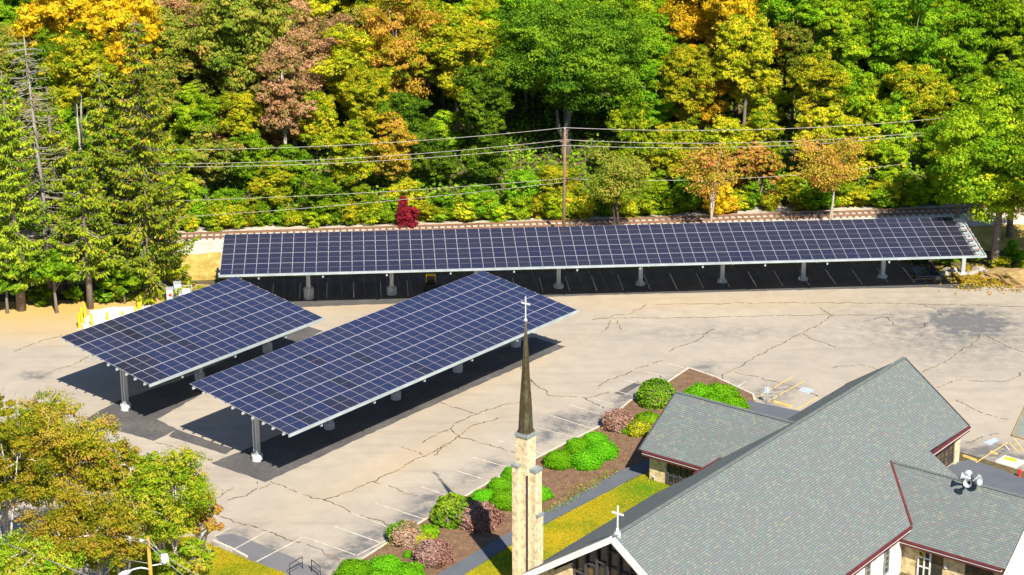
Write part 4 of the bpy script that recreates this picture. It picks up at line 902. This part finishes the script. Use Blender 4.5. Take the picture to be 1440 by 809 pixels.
def spruce(px, py, top, R, zb, label, seed, cones=.05, dens=1.0, tr=.42):
    b = G(px, py); h = AY(px, top, b.y).z; o = tag(empty('spruce_tree', b), label, 'tree'); me, br = spruce_mesh(seed, h, R, zb, cones=cones, dens=dens); link('crown', me, o)
    br.tube([(0, 0, -.4), (0.05, 0, h*.3), (0, 0, h*.7), (0, 0, h)], [tr*1.2, tr*.9, tr*.5, .04], 8); br.build('trunk', M['bark'], o); return o
spruce(213, 414, 18, 5.3, 1.4, 'tallest spruce with drooping boughs and orange cones, next to the grey electrical cabinets', 41, .10)
spruce(127, 430, 205, 3.4, 4.6, 'shorter spruce with a long bare pale trunk behind the yellow bollards', 42, .03, tr=.3)
spruce(30, 432, 95, 4.3, 4.2, 'broad spruce with a grey trunk near the left edge', 43, .03)
spruce(-45, 420, 70, 4.6, 2.5, 'dense spruce cut off by the left edge', 44, .03)
spruce(160, 402, 90, 4.0, 2.2, 'spruce tucked behind the tallest one on its left', 45, .05, 1.3)
spruce(88, 408, 120, 3.6, 3, 'thin spruce right of the dead grey conifer', 46, .03)
# dead conifer
b = G(70, 418); h = AY(62, 45, b.y).z; dead = tag(empty('dead_conifer', b), 'dead grey conifer with bare branches standing among the left spruces', 'tree'); q = random.Random(4)
mb = MB(); mb.tube([(0, 0, -.3), (.1, 0, h*.4), (-.3, 0, h*.8), (-.5, 0, h)], [.32, .25, .13, .04], 8); mb.build('trunk', M['deadwood'], dead)
mb = MB(); z = 6
while z < h-.3:
    f = 1-z/h
    for k in range(6):
        az = q.uniform(0, 6.28); L = (1.2+5.2*f*(1 if z > 9 else .5))*q.uniform(.5, 1.05); d = Vector((math.cos(az), math.sin(az), 0)); x0 = Vector((-.5*z/h, 0, z)); mid = x0+d*L*.55+Vector((0, 0, -.1*L)); end = x0+d*L+Vector((0, 0, -.02*L))
        mb.tube([x0, mid, end], [.045, .035, .015], 4, cap=False)
        for s in range(3):
            a = mid.lerp(end, q.random()); mb.tube([a, a+d*.5+Vector((q.uniform(-.7, .7), q.uniform(-.7, .7), q.uniform(-.4, .1)))], [.025, .01], 3, cap=False)
    z += .55
mb.build('branches', M['deadwood'], dead)
# leafy trees at the edge of the left wood, the big tree at right
def big(name, px, py, kind, R, H, zc, label, seed, lob=26, per=620, leaf=.33, bark='bark', r=.3, z=0):
    p = G(px, py, z); o = tag(empty(name, p), label, 'tree'); me, cs = crown('crown', seed, R, H, zc, int(lob*1.5), int(per*1.7), leaf*.6, M['L_'+kind], .27); link('crown', me, o); trunk_mb(cs, zc+H*.2, r, seed, limbs=12).build('trunk', BARK[bark], o); return o
big('leafy_tree', 80, 436, 'green', 2.6, 5, 4.4, 'small bright green leafy tree under the dead conifer', 51, 18, 420, r=.16)
big('leafy_tree', 10, 436, 'dark', 2.6, 4.4, 3.2, 'low dark green tree at the left edge of the sandy ground', 52, 16, 400, r=.16)
big('leafy_tree', 175, 424, 'green', 2.4, 4, 2.6, 'low green sapling clump in front of the tallest spruce', 53, 14, 400, r=.1)
big('leafy_tree', -5, 400, 'olive', 4.5, 12, 12, 'olive tree rising at the far left edge', 54)
big('leafy_tree', 125, 385, 'ygreen', 4.2, 9, 21, 'yellow birch with pale forked stems between the dead conifer and the tallest spruce', 55, bark='birch', r=.2)
big('leafy_tree', 245, 345, 'lime', 3.2, 9, 8, 'yellow-green tree behind the tallest spruce where the wires vanish', 56)
big('roadside_tree', 1398, 382, 'lime', 7.4, 18, 11.2, 'large yellow-green tree at the right end of the long carport', 61, 40, 760, .33, r=.42)
big('roadside_tree', 1462, 392, 'lime', 6.8, 17, 10.5, 'large green tree cut off by the right edge beside the carport end', 62, 34, 760, .33, r=.38)
big('roadside_tree', 1345, 330, 'green', 4.6, 12, 7.5, 'rounded green tree behind the right end of the long carport', 63, 28, 640, .33, z=1.2)
big('roadside_tree', 1420, 330, 'green', 5.5, 17, 11, 'tall yellow-green tree behind the two at the right end of the carport', 64, 30, 640, .33, z=1.2)
for i, (px, py, k, s) in enumerate([(1405, 384, 'ygreen', .55), (1425, 372, 'green', .7), (1372, 372, 'lime', .5), (1330, 378, 'green', .6), (1290, 372, 'dark', .7), (1440, 388, 'ygreen', .45), (1345, 372, 'green', .55), (1310, 368, 'green', .7)]):
    p = G(px, py); lb = ['yellowish bush in front of the big right-hand tree', 'green bush at the right edge of the leaf litter', 'small lime bush beside the last carport post', 'green bush under the end of the long carport', 'dark green bush behind the stacked spare panels', 'low yellow bush at the right edge of the lot', 'round green bush just left of the last carport post', 'green bush at the embankment foot under the carport'][i]
    plant('bush', k, i % 2, p.x, p.y, lb, 'bush', None, True, s)
for i, (px, py, k, s, lb) in enumerate([(285, 402, 'ygreen', .42, 'yellow-green bush on the dry slope beside the cabinets'), (300, 398, 'olive', .35, 'small olive bush against the carport corner'), (238, 372, 'olive', .5, 'olive brush at the edge of the dry slope'), (262, 384, 'ygreen', .3, 'tiny yellow shrub above the grey cabinets'), (60, 424, 'dark', .7, 'dark bush between the trunks at left'), (105, 420, 'green', .6, 'green bush behind the bare-trunked spruce'), (150, 420, 'dark', .7, 'dark green bush behind the white gravel'), (195, 414, 'green', .6, 'green bush at the base of the tallest spruce')]):
    p = G(px, py, 1.0 if px > 230 else 0); plant('bush', k, i % 2, p.x, p.y, lb, 'bush', None, True, s)

# foreground autumn trees ------------------------------------------------------
def fg_tree(px, py, y, ztop, R, H, mat, seed, label, lob, per, leaf=.105, stems=4):
    c = AY(px, py, y); zc = c.z; o = tag(empty('autumn_tree', (c.x, y, -.1)), label, 'tree'); rng = np.random.default_rng(seed); me, cs = crown('crown', seed, R, H, zc, lob, per, leaf, mat, .2, aspect=1.5); link('crown', me, o)
    q = random.Random(seed); mb = MB()
    for s in range(stems):
        b = Vector((q.uniform(-.5, .5), q.uniform(-.4, .4), -.3)); top = Vector((q.uniform(-.4, .4)*R, q.uniform(-.4, .4)*R, zc+H*.2)); mid = b.lerp(top, .55)+Vector((q.uniform(-.5, .5), q.uniform(-.5, .5), 0)); mb.tube([b, mid, top], [.14, .09, .03], 7)
        for c_, lr in q.sample(cs, 9):
            a = mid.lerp(top, q.random()); e = Vector(c_); mb.tube([a, a.lerp(e, .6)+Vector((0, 0, .2)), e, e+Vector((q.uniform(-.8, .8), q.uniform(-.8, .8), .9))], [.07, .05, .03, .01], 5)
    mb.build('trunk', M['birch'], o); return o
fg_tree(78, 640, 131, 0, 5.4, 9.6, M['L_fgt'], 71, 'large multi-stemmed yellow-olive autumn tree at lower left, left of the street light', 100, 560)
fg_tree(226, 706, 129, 0, 4.4, 8.6, M['L_fgg'], 72, 'green and yellow autumn tree behind the street light pole', 92, 560)
fg_tree(0, 650, 126, 0, 4.4, 8, M['L_fgt'], 73, 'yellow autumn tree cut by the lower left edge', 70, 560)
fg_tree(120, 750, 124, 0, 5.0, 6, M['L_fgt'], 74, 'low yellowish tree under the overhead wires at the bottom', 84, 560)
fg_tree(283, 728, 131, 0, 1.9, 3.0, M['L_pink'], 75, 'small rusty pink tree at the corner of the lower left lawn', 22, 300, .12, 2)
fg_tree(40, 800, 120, 0, 4.4, 5, M['L_fgg'], 76, 'bright green low tree in the bottom left corner', 70, 560)
fg_tree(262, 795, 124, 0, 2.6, 4.4, M['L_fgg'], 78, 'low yellow-green tree between the floodlight and the lower left lawn', 36, 420, .13, 2)
fg_tree(165, 665, 131, 0, 2.8, 5.0, M['L_fgt'], 79, 'smaller yellow-brown tree between the two big lower left trees', 36, 400, .125, 3)
fg_tree(-6, 566, 134, 0, 1.3, 3.4, M['L_fgt'], 77, 'top of a thin yellow tree poking in at the left edge', 9, 140, .18, 1)

# clipped shrubs in the bed -------------------------------------------------------
def dome_mesh(seed, mat, core, flat=.8, n=1500, leaf=.16, rough=.10, jit=.55, patchy=0, thr=.55):
    rng = np.random.default_rng(seed); d = unit(n, rng); d = d[d[:, 2] > -.35]; n = len(d)
    w = 1 + rough*(np.sin(d[:, 0]*5+seed)*np.cos(d[:, 1]*4.3+seed*2)+.6*np.sin(d[:, 2]*7+d[:, 0]*6)); pts = d*w[:, None]*np.array([1, 1, flat])*rng.uniform(.9, 1.1, (n, 1))*(1+.06*rng.normal(0, 1, (n, 1))*(rng.random((n, 1)) < .12)); pts[:, 2] += flat*.35
    tint = .42+.25*np.sin(d[:, 0]*3.1+seed)*np.cos(d[:, 1]*2.7)+rng.normal(0, .14, n)
    if patchy: tint = np.where(np.sin(d[:, 0]*patchy+seed)+np.cos(d[:, 1]*patchy*1.3)+rng.normal(0, .5, n) > thr, .98, np.clip(tint, 0, .85))
    me = leaf_mesh('leaves', [leaf_arrays(pts, d, leaf, rng, tint, 1.4, jit)], [mat])
    bm = bmesh.new(); bmesh.ops.create_icosphere(bm, subdivisions=3, radius=.93)
    for v in bm.verts:
        c = v.co.normalized(); k = 1 + rough*(math.sin(c.x*5+seed)*math.cos(c.y*4.3+seed*2)+.6*math.sin(c.z*7+c.x*6)); v.co = Vector((c.x*k*.93, c.y*k*.93, max(c.z*k*.93*flat+flat*.35, -.02)))
    mc = bpy.data.meshes.new('twigs'); bm.to_mesh(mc); bm.free(); mc.materials.append(core); mc.polygons.foreach_set('use_smooth', [True]*len(mc.polygons)); return me, mc
DM = [dome_mesh(k, M['L_box'], M['boxcore'], leaf=.07, n=7000, rough=.11, jit=.5) for k in (1, 2, 3)]
RM = dome_mesh(11, M['L_round'], M['twig'], .95, 4600, .10, .06, .7); AM = [dome_mesh(12+k, M['L_azalea'], M['twig'], .8, 4200, .10, .12, .9, 2.2) for k in range(2)]; GM = dome_mesh(15, M['L_round'], M['twig'], .8, 4200, .11, .13, .9, 2.6); YM = dome_mesh(16, M['L_ygreen'], M['twig'], .8, 2000, .15, .13, .9); JM = dome_mesh(17, M['L_green'], M['boxcore'], .45, 2600, .12, .1, .6)
def shrub(px, py, rpx, m, label, group=None, name='shrub', sq=1):
    p = G(px, py+rpx*.45, .06); r = rpx/19.5; o = empty(name, p, rnd.uniform(0, 6.28)); o.scale = (r*1.08, r*1.08, r*sq*(.86 if m in DM else 1)); link('leaves', m[0], o); link('twigs', m[1], o); return tag(o, label, 'shrub', group)
G1, G2, G3, G4 = 'clipped green mounds at the bottom edge', 'clipped green mounds left of the bell tower', 'clipped green mounds right of the spire base', 'clipped green mounds behind the left church wing'
for (px, py, r), lb, g in [((497, 800, 24), 'leftmost bright green clipped mound at the bottom edge', G1), ((541, 795, 25), 'middle bright green mound at the bottom edge, touching its left neighbour', G1), ((570, 806, 24), 'rightmost bright green mound at the bottom edge near the pink shrub', G1), ((530, 815, 24), 'bright green mound cut off by the bottom edge below the other three', G1),
      ((679, 697, 18), 'green clipped mound right beside the shadowed red shrub', G2), ((703, 680, 19), 'rear green clipped mound half hidden left of the tower', G2), ((708, 700, 22), 'front green clipped mound against the tower\'s left side', G2), ((722, 664, 18), 'small green clipped mound peeping above the others left of the tower', G2), ((756, 692, 18), 'green clipped mound peeping out on the right of the tower', G2),
      ((784, 644, 22), 'front left green mound of the group right of the tower', G3), ((824, 645, 22), 'front right green mound of the group right of the tower', G3), ((811, 625, 19), 'middle rear green mound of the group right of the tower', G3), ((845, 631, 23), 'rightmost green mound of the group right of the tower', G3), ((835, 617, 19), 'farthest green mound of the group right of the tower', G3),
      ((985, 552, 26), 'left green mound behind the roof of the left wing', G4), ((1012, 552, 27), 'middle green mound behind the roof of the left wing', G4), ((1028, 568, 24), 'right green mound nearest the end of the bed', G4), ((1000, 566, 24), 'front green mound hidden partly by the wing roof', G4)]:
    shrub(px, py, r, rnd.choice(DM), lb, g)
shrub(922, 555, 29, RM, 'large round dark green shrub at the corner of the left church wing', sq=1.05)
shrub(868, 590, 25, AM[0], 'reddish brown shrub with green top beside the parking stalls right of the spire'); shrub(897, 602, 18, YM, 'yellow and green shrub right of the reddish brown one'); shrub(910, 584, 18, JM, 'flat dark green juniper under the round shrub')
shrub(637, 716, 30, GM, 'big green shrub with red leaves left of the tower shadow', sq=1.05); shrub(672, 724, 28, AM[1], 'pinkish bare-twigged shrub crossed by the tower shadow'); shrub(567, 748, 24, AM[0], 'grey-pink and green shrub at the lot edge, left of the round juniper'); shrub(600, 745, 14, JM, 'small dark green juniper between two pink shrubs', sq=1.6)
shrub(606, 776, 25, AM[1], 'pink twiggy shrub nearest the path'); shrub(573, 778, 8, DM[0], 'tiny green plant left of the pink twiggy shrub'); shrub(589, 792, 9, DM[1], 'tiny green plant below the pink twiggy shrub'); shrub(880, 606, 8, DM[2], 'tiny bright green plant in front of the reddish brown shrub'); shrub(592, 757, 13, YM, 'small yellow-brown shrub between the pink shrubs')

# ------------------------------------------------------------------ utility poles and wires
pole_b = TL + TD*float(min(np.arange(0, 90, .05), key=lambda t: abs(PX(TL+TD*float(t)+TN*-4.2+Vector((0, 0, 1.3)))[0]-792.7))) + TN*-4.2
zb = float(terr(np.array(pole_b.x), np.array(pole_b.y))); ztop = AY(794, 185, pole_b.y).z
up = tag(empty('utility_pole', (pole_b.x, pole_b.y, zb)), 'weathered wooden utility pole rising behind the long carport beside the railway', 'utility pole')
mb = MB(); mb.tube([(0, 0, -.3), (0.05, 0, (ztop-zb)*.5), (.08, 0, ztop-zb)], [.2, .17, .13], 10); mb.build('pole', M['polewood'], up)
wz = [AY(794, p, pole_b.y).z-zb for p in (184, 198, 204, 251, 256)]
mb = MB(); mb.tube([(.08, 0, ztop-zb), (.08, 0, ztop-zb+.3)], .03, 6); mb.sphere((.08, 0, ztop-zb+.32), .08, n=8, k=4); mb.build('insulator', M['lampw'], up)
mb = MB(); mb.beam(TD*-.5+Vector((.05, 0, wz[1]-.12)), TD*.5+Vector((.05, 0, wz[1]-.12)), .09, .1); mb.build('crossarm', M['polewood'], up)
def wire(name, pts, r, label, mat=M['wire'], sag=.6, cat='power line', group=None, seg=14):
    P = []
    for a, b in zip(pts, pts[1:]):
        a, b = Vector(a), Vector(b)
        for k in range(seg): t = k/seg; P.append(a.lerp(b, t)-Vector((0, 0, 4*sag*t*(1-t))))
    P.append(Vector(pts[-1])); mb = MB(); mb.tube(P, r, 5); return tag(mb.build(name, mat), label, cat, group)
yl, yr = pole_b.y-4.5, pole_b.y+5.5
for k, (lp, rp_, lab) in enumerate([((150, 207), (1330, 170), 'topmost power line along the railway, meeting the tip of the pole'), ((170, 227), (1300, 190), 'upper wire of the close pair below the topmost railway power line'), ((170, 231), (1300, 194), 'lower wire of the close pair below the topmost railway power line')]):
    off = TN*(0, .25, -.25)[k]; a = AY(lp[0], lp[1], yl); b = Vector((pole_b.x+.08, pole_b.y, zb+wz[k]+(.3 if k == 0 else 0)))+off; c = AY(rp_[0], rp_[1], yr)
    wire('power_line', [a, b, c], .026, lab, sag=.75, group='power lines along the railway')
for k, (lp, lab) in enumerate([((220, 280), 'upper of the two low communication cables left of the railway pole'), ((225, 304), 'lowest communication cable left of the railway pole, close to the bushes')]):
    wire('power_line', [AY(lp[0], lp[1], yl), Vector((pole_b.x, pole_b.y-.2, zb+wz[3+k]))], .022, lab, sag=.35, group='low cables along the railway')
wire('power_line', [Vector((pole_b.x, pole_b.y-.2, zb+wz[3])), AY(1290, 232, yr)], .022, 'thin low cable running right from the railway pole behind the orange trees', sag=.9, group='low cables along the railway')

# foreground pole with street light and floodlight
py_ = 121.5; ptop = AY(205.5, 751, py_); fp = tag(empty('street_light_pole', (ptop.x, py_, -.1)), 'yellowish wooden pole with a street light and a floodlight among the lower left trees', 'utility pole'); zt_ = ptop.z+.1
mb = MB(); mb.tube([(0.12, 0, -.3), (0, 0, zt_)], [.16, .12], 10); mb.build('pole', M['poleyel'], fp)
def FP(px, py, dy=0): return AY(px, py, py_+dy)-fp.location
mb = MB(); mb.tube([FP(206, 797), FP(196, 795, -.1), FP(186, 797, -.2), FP(177, 801, -.3)], .05, 8); mb.build('lamp_arm', M['lampw'], fp)
lh = FP(173, 803, -.35); mb = MB(); ax = (FP(167, 806, -.4)-FP(178, 801, -.3)).normalized()
mb.tube([lh-ax*.42, lh-ax*.25, lh+ax*.05, lh+ax*.35, lh+ax*.5], [.06, .13, .2, .16, .04], 10); mb.build('lamp_head', M['lampw'], fp)
mb = MB(); mb.tube([FP(207, 793), FP(231, 789)], .045, 8); mb.build('floodlight_arm', M['lampw'], fp)
fl = FP(229, 782); mb = MB(); mb.box(fl, (.42, .3, .5), .35); mb.box(fl+Vector((0, 0, .02)), (.46, .34, .05), .35); mb.build('floodlight', M['lampw'], fp)
mb = MB(); mb.box(fl+Vector((-.06, -.165, -.02)), (.34, .02, .36), .35); mb.build('floodlight_lens', M['cabgrey'], fp)
mb = MB(); mb.tube([FP(205, 757), FP(197, 757)], .05, 6); mb.sphere(FP(196.5, 757), .12, n=8, k=4); mb.build('insulator', M['lampw'], fp)
VW = Vector((-.8, .6, 0)).normalized(); 
def fgw(z_px, l_px, r_px, label, r=.026, s=.35, dy=-.25, join=True):
    b = AY(205, z_px, py_+dy); t = 16; 
    def along(px, py, d):
        best = min(np.linspace(.5, 60, 600), key=lambda t: abs(PX(b+VW*d*float(t))[0]-px)); y = (b+VW*d*float(best)).y; return AY(px, py, y)
    P = []
    if l_px: P.append(along(*l_px, 1))
    P.append(b)
    if r_px: P.append(along(*r_px, -1))
    return wire('power_line', P, r, label, sag=s, group='wires on the street light pole')
fgw(757, (-60, 680), (300, 816), 'top wire over the lower left trees, through the head of the street light pole')
fgw(761, (-60, 686), (298, 832), 'second wire just below the top one on the street light pole')
fgw(789, (-60, 718), None, 'thin cable ending midway up the street light pole, above the street light', .022)
wire('power_line', [AY(-60, 735, 126), AY(0, 757, 122), AY(190, 832, 112)], .034, 'lowest heavy cable crossing the bottom left corner', sag=.05, group=None)
sp2 = AY(180, 756, py_+1.0); ins = tag(empty('line_splice', sp2), 'white clamp hanging on the top wire left of the street light pole', 'insulator'); mb = MB(); mb.tube([(0, 0, .25), (0, 0, -.3)], [.07, .05], 8); mb.build('body', M['lampw'], ins); mb = MB(); mb.box((0, 0, .05), (.28, .12, .14)); mb.build('clamp', M['galv'], ins)

# ------------------------------------------------------------------ bollards, cabinets, oddments
BL = [((111.5, 458), 436, 'tall yellow bollard nearest the carport corner at far left'), ((115, 451), 428, 'yellow bollard just behind the leftmost one'), ((119.5, 444), 422, 'rear yellow bollard of the tight trio at left'), ((129, 455), 437, 'short yellow bollard standing on the edge of the white gravel'), ((151, 447), 435.5, 'yellow bollard in the middle of the white gravel edge'), ((172, 440), 433.5, 'lowest yellow bollard peeking above the carport panels'), ((190.5, 434), 427, 'stubby yellow bollard beside the rear pair'), ((195, 432), 420, 'front yellow bollard of the rear pair'), ((198, 430.5), 413.5, 'tallest yellow bollard of the rear pair near the tree')]
for (px, py), tp, lb in BL:
    b = G(px, py); h = AY(px, tp, b.y).z; o = tag(empty('bollard', b), lb, 'bollard', 'yellow steel bollards'); mb = MB(); mb.lathe([(.13, -.1), (.13, h-.1), (.1, h-.03), (.03, h)], n=14); mb.build('tube', M['byellow'], o)
    mb = MB(); mb.lathe([(.2, 0), (.2, .03), (.14, .04)], n=14); mb.build('foot', M['concrete'], o)
def cabinet(px, py, wpx, tp, lab, dot):
    b = G(px, py); h = AY(px, tp, b.y).z; w = wpx/14.2; o = tag(empty('electrical_cabinet', b, .15), lab, 'cabinet', 'grey electrical cabinets'); mb = MB()
    mb.box((0, 0, h/2+.1), (w, .6, h-.2)); mb.build('body', M['cabgrey'], o); mb = MB(); mb.slab([(-w/2-.04, -.36, h+.03), (w/2+.04, -.36, h+.03), (w/2+.04, .34, h+.06), (-w/2-.04, .34, h+.06)], .05); mb.build('lid', M['galv'], o)
    mb = MB(); mb.box((0, -.315, h*.52), (w*.86, .03, h*.8)); d = mb.build('door', M['cabgrey'], o); mb = MB(); mb.box((w*.05, -.335, h*.62), (.3, .01, .3)); mb.build('warning_plate', dot, d)
    mb = MB(); mb.tube([(w*.36, -.34, h*.45), (w*.36, -.34, h*.6)], .03, 6); mb.build('handle', M['black'], d)
cabinet(239.5, 424, 9.5, 402.5, 'lower grey electrical cabinet with a red marking, left of its taller neighbour', M['red']); cabinet(250.5, 420, 10, 394.5, 'taller grey electrical cabinet with a pale plate beside the spruce', M['white'])
o = tag(empty('meter_rack', G(263, 421)), 'low white box on a strut rack right of the grey cabinets', 'meter rack'); mb = MB(); mb.box((0, 0, 1.0), (.75, .3, .62)); mb.build('box', M['white'], o)
for sx in (-.5, .5): mb = MB(); mb.box((sx, .16, .85), (.07, .07, 1.8)); mb.build('strut', M['galv'], o)
mb = MB(); mb.beam((-.5, .1, 1.62), (.5, .1, 1.62), .05, .06); mb.build('rail', M['galv'], o)
# yellow-topped equipment cart under the long carport
o = tag(empty('equipment_cart', G(606, 408), .07), 'small dark equipment cart with a yellow bar, in the shade under the long carport', 'cart')
mb = MB(); mb.box((0, 0, .62), (1.3, .8, .3)); mb.box((0, .2, .95), (.9, .35, .4)); mb.build('body', M['black'], o)
mb = MB(); mb.box((0, -.1, 1.72), (1.0, .2, .2)); mb.box((-.45, -.1, 1.3), (.08, .12, .7)); mb.box((.45, -.1, 1.3), (.08, .12, .7)); mb.build('bar', M['byellow'], o)
for sx in (-.5, .5):
    for sy in (-.42, .42): mb = MB(); mb.tube([(sx, sy-.08, .26), (sx, sy+.08, .26)], .26, 12); mb.build('wheel', M['black'], o)
# spare modules on a pallet, rubble, dirt heap
sp0 = G(1302, 393); o = tag(empty('spare_panel_stack', sp0, .1), 'two spare solar panels tilted on a pallet in the shade of the long carport', 'panel stack')
mb = MB()
for k in range(3): mb.box((0, -.9+k*.9, .12), (2.8, .14, .2))
for k in range(6): mb.box((-1.25+k*.5, 0, .24), (.12, 2.1, .03))
mb.build('pallet', M['polewood'], o)
for k in range(2):
    c = link('solar_panel', ME_C, o); c.matrix_local = Matrix.Translation((-.62+k*1.24, 0, .55)) @ Matrix.Rotation(.12, 4, 'X')
rr = random.Random(12)
def rock(px, py, s, lab, mat=M['rock'], grp='pale rocks by the carport end', zs=.75):
    bm = bmesh.new(); bmesh.ops.create_icosphere(bm, subdivisions=3, radius=1); sd = rr.random()*9
    for v in bm.verts: k = 1+.25*math.sin(v.co.x*3+sd)*math.cos(v.co.y*2.6+sd)+rr.uniform(-.05, .05)+.1*math.sin(v.co.x*8+v.co.y*7+sd); v.co = Vector((v.co.x*k*s*1.2, v.co.y*k*s, max(v.co.z*k*s*zs, -.2*s)+.1*s))
    me = bpy.data.meshes.new('rock'); bm.to_mesh(me); bm.free(); me.materials.append(mat); tag(link('rock', me, None, G(px, py)), lab, 'rock', grp)
for px, py, s, lab in [(1326, 391, .55, 'pale rock left of the last carport post'), (1338, 387, .7, 'larger grey rock between the spare panels and the last post'), (1366, 390, .5, 'grey rock just right of the last carport post'), (1376, 386, .6, 'rock under the big tree trunk'), (1388, 389, .55, 'rock in the leaf litter below the tree trunk'), (1400, 388, .5, 'rock at the left of the dirt heap'), (1318, 397, .35, 'small rock lying in the carport shadow'), (1382, 394, .3, 'smallest rock in front of the leaf litter')]: rock(px, py, s, lab)
rock(1430, 398, 2.4, 'sandy dirt heap at the right edge of the lot', M['dirt'], None, .38)
rng = np.random.default_rng(9); n = 2600; P = []
for c, k in ((G(1375, 396), 1), (G(1400, 398), 1.2), (G(1430, 402), 1.2), (G(1350, 385), .9)):
    q_ = rng.normal(0, 1, (n//4, 2))*np.array([2.2, 1.3])*k; P.append(np.stack([c.x+q_[:, 0], c.y+q_[:, 1], np.full(len(q_), .03)+rng.uniform(0, .12, len(q_))], 1))
P = np.concatenate(P); tag(link('leaf_litter', leaf_mesh('leaf_litter', [leaf_arrays(P, np.tile([0, 0, 1.], (len(P), 1)), .2, rng, rng.uniform(0, 1, len(P)))], [M['L_orange']])), kind='stuff')
def scatter(name, poly, n, size, mat, zoff, up, hi=0):
    rng = np.random.default_rng(len(poly)+n); P = [(p.x, p.y) for p in poly]; xs_ = [p[0] for p in P]; ys_ = [p[1] for p in P]; out = []
    while len(out) < n:
        x, y = rng.uniform(min(xs_), max(xs_)), rng.uniform(min(ys_), max(ys_)); c = False; j = len(P)-1
        for k in range(len(P)):
            if (P[k][1] > y) != (P[j][1] > y) and x < (P[j][0]-P[k][0])*(y-P[k][1])/(P[j][1]-P[k][1])+P[k][0]: c = not c
            j = k
        if c: out.append((x, y, zoff+rng.uniform(0, hi)))
    out = np.array(out); return tag(link(name, leaf_mesh(name, [leaf_arrays(out, np.tile(up, (n, 1)), size, rng, np.clip(rng.normal(.45, .25, n)+.25*np.sin(out[:, 0]*.9)*np.cos(out[:, 1]*.8), 0, .9), 1.6, .5)], [mat])), kind='stuff')
M['L_lawn'] = leafmat('lawn_blades', [(.16, .2, .01), (.29, .26, .012), (.38, .29, .014), (.46, .34, .02)], None, .3)
scatter('grass', gp((596, 843), (650, 810), (700, 779), (762, 741), (832, 705), (889, 676), (918, 664), (1010, 700), (760, 860)), 7000, .075, M['L_lawn'], .12, np.array([0, -.3, .7]), .05)
scatter('grass', gp((270, 752), (300, 766), (345, 785), (400, 806), (430, 822), (430, 850), (200, 850), (200, 760)), 6000, .075, M['L_lawn'], .07, np.array([0, -.3, .7]), .05)
scatter('leaf_litter', gp((500, 790), (545, 762), (615, 722), (690, 677), (845, 602), (930, 575), (895, 660), (760, 728), (615, 805)), 1500, .09, M['L_azalea'], .075, np.array([0, 0, 1.]), .02)
scatter('weeds', gp((760, 720), (800, 690), (860, 660), (870, 668), (770, 728)), 350, .1, M['L_lime'], .08, np.array([0, 0, 1.]), .1)
# leaning trunk scraps and handrails
o = tag(empty('handrail', G(450, 806)), 'black metal handrails at the steps by the bottom edge', 'handrail'); b0 = o.location
for a, b, h in (((405, 808), (423, 798), .95), ((436, 802), (448, 812), .95)):
    A_, B_ = G(*a)-b0, G(*b)-b0; mb = MB(); mb.tube([A_, A_+Vector((0, 0, h)), B_+Vector((0, 0, h)), B_], .035, 6); mb.tube([A_+Vector((0, 0, .5)), B_+Vector((0, 0, .5))], .025, 6); mb.build('rail', M['black'], o)
o = tag(empty('drain_cover', G(325, 782)), 'dark round drain cover on the asphalt by the lower left lawn', 'drain cover'); mb = MB(); mb.lathe([(.42, .014), (.42, .03), (.36, .034)], n=18); mb.build('lid', M['black'], o)
mb = MB(); mb.lathe([(.5, .012), (.5, .022), (.425, .022)], n=18); mb.build('rim', M['black'], o)
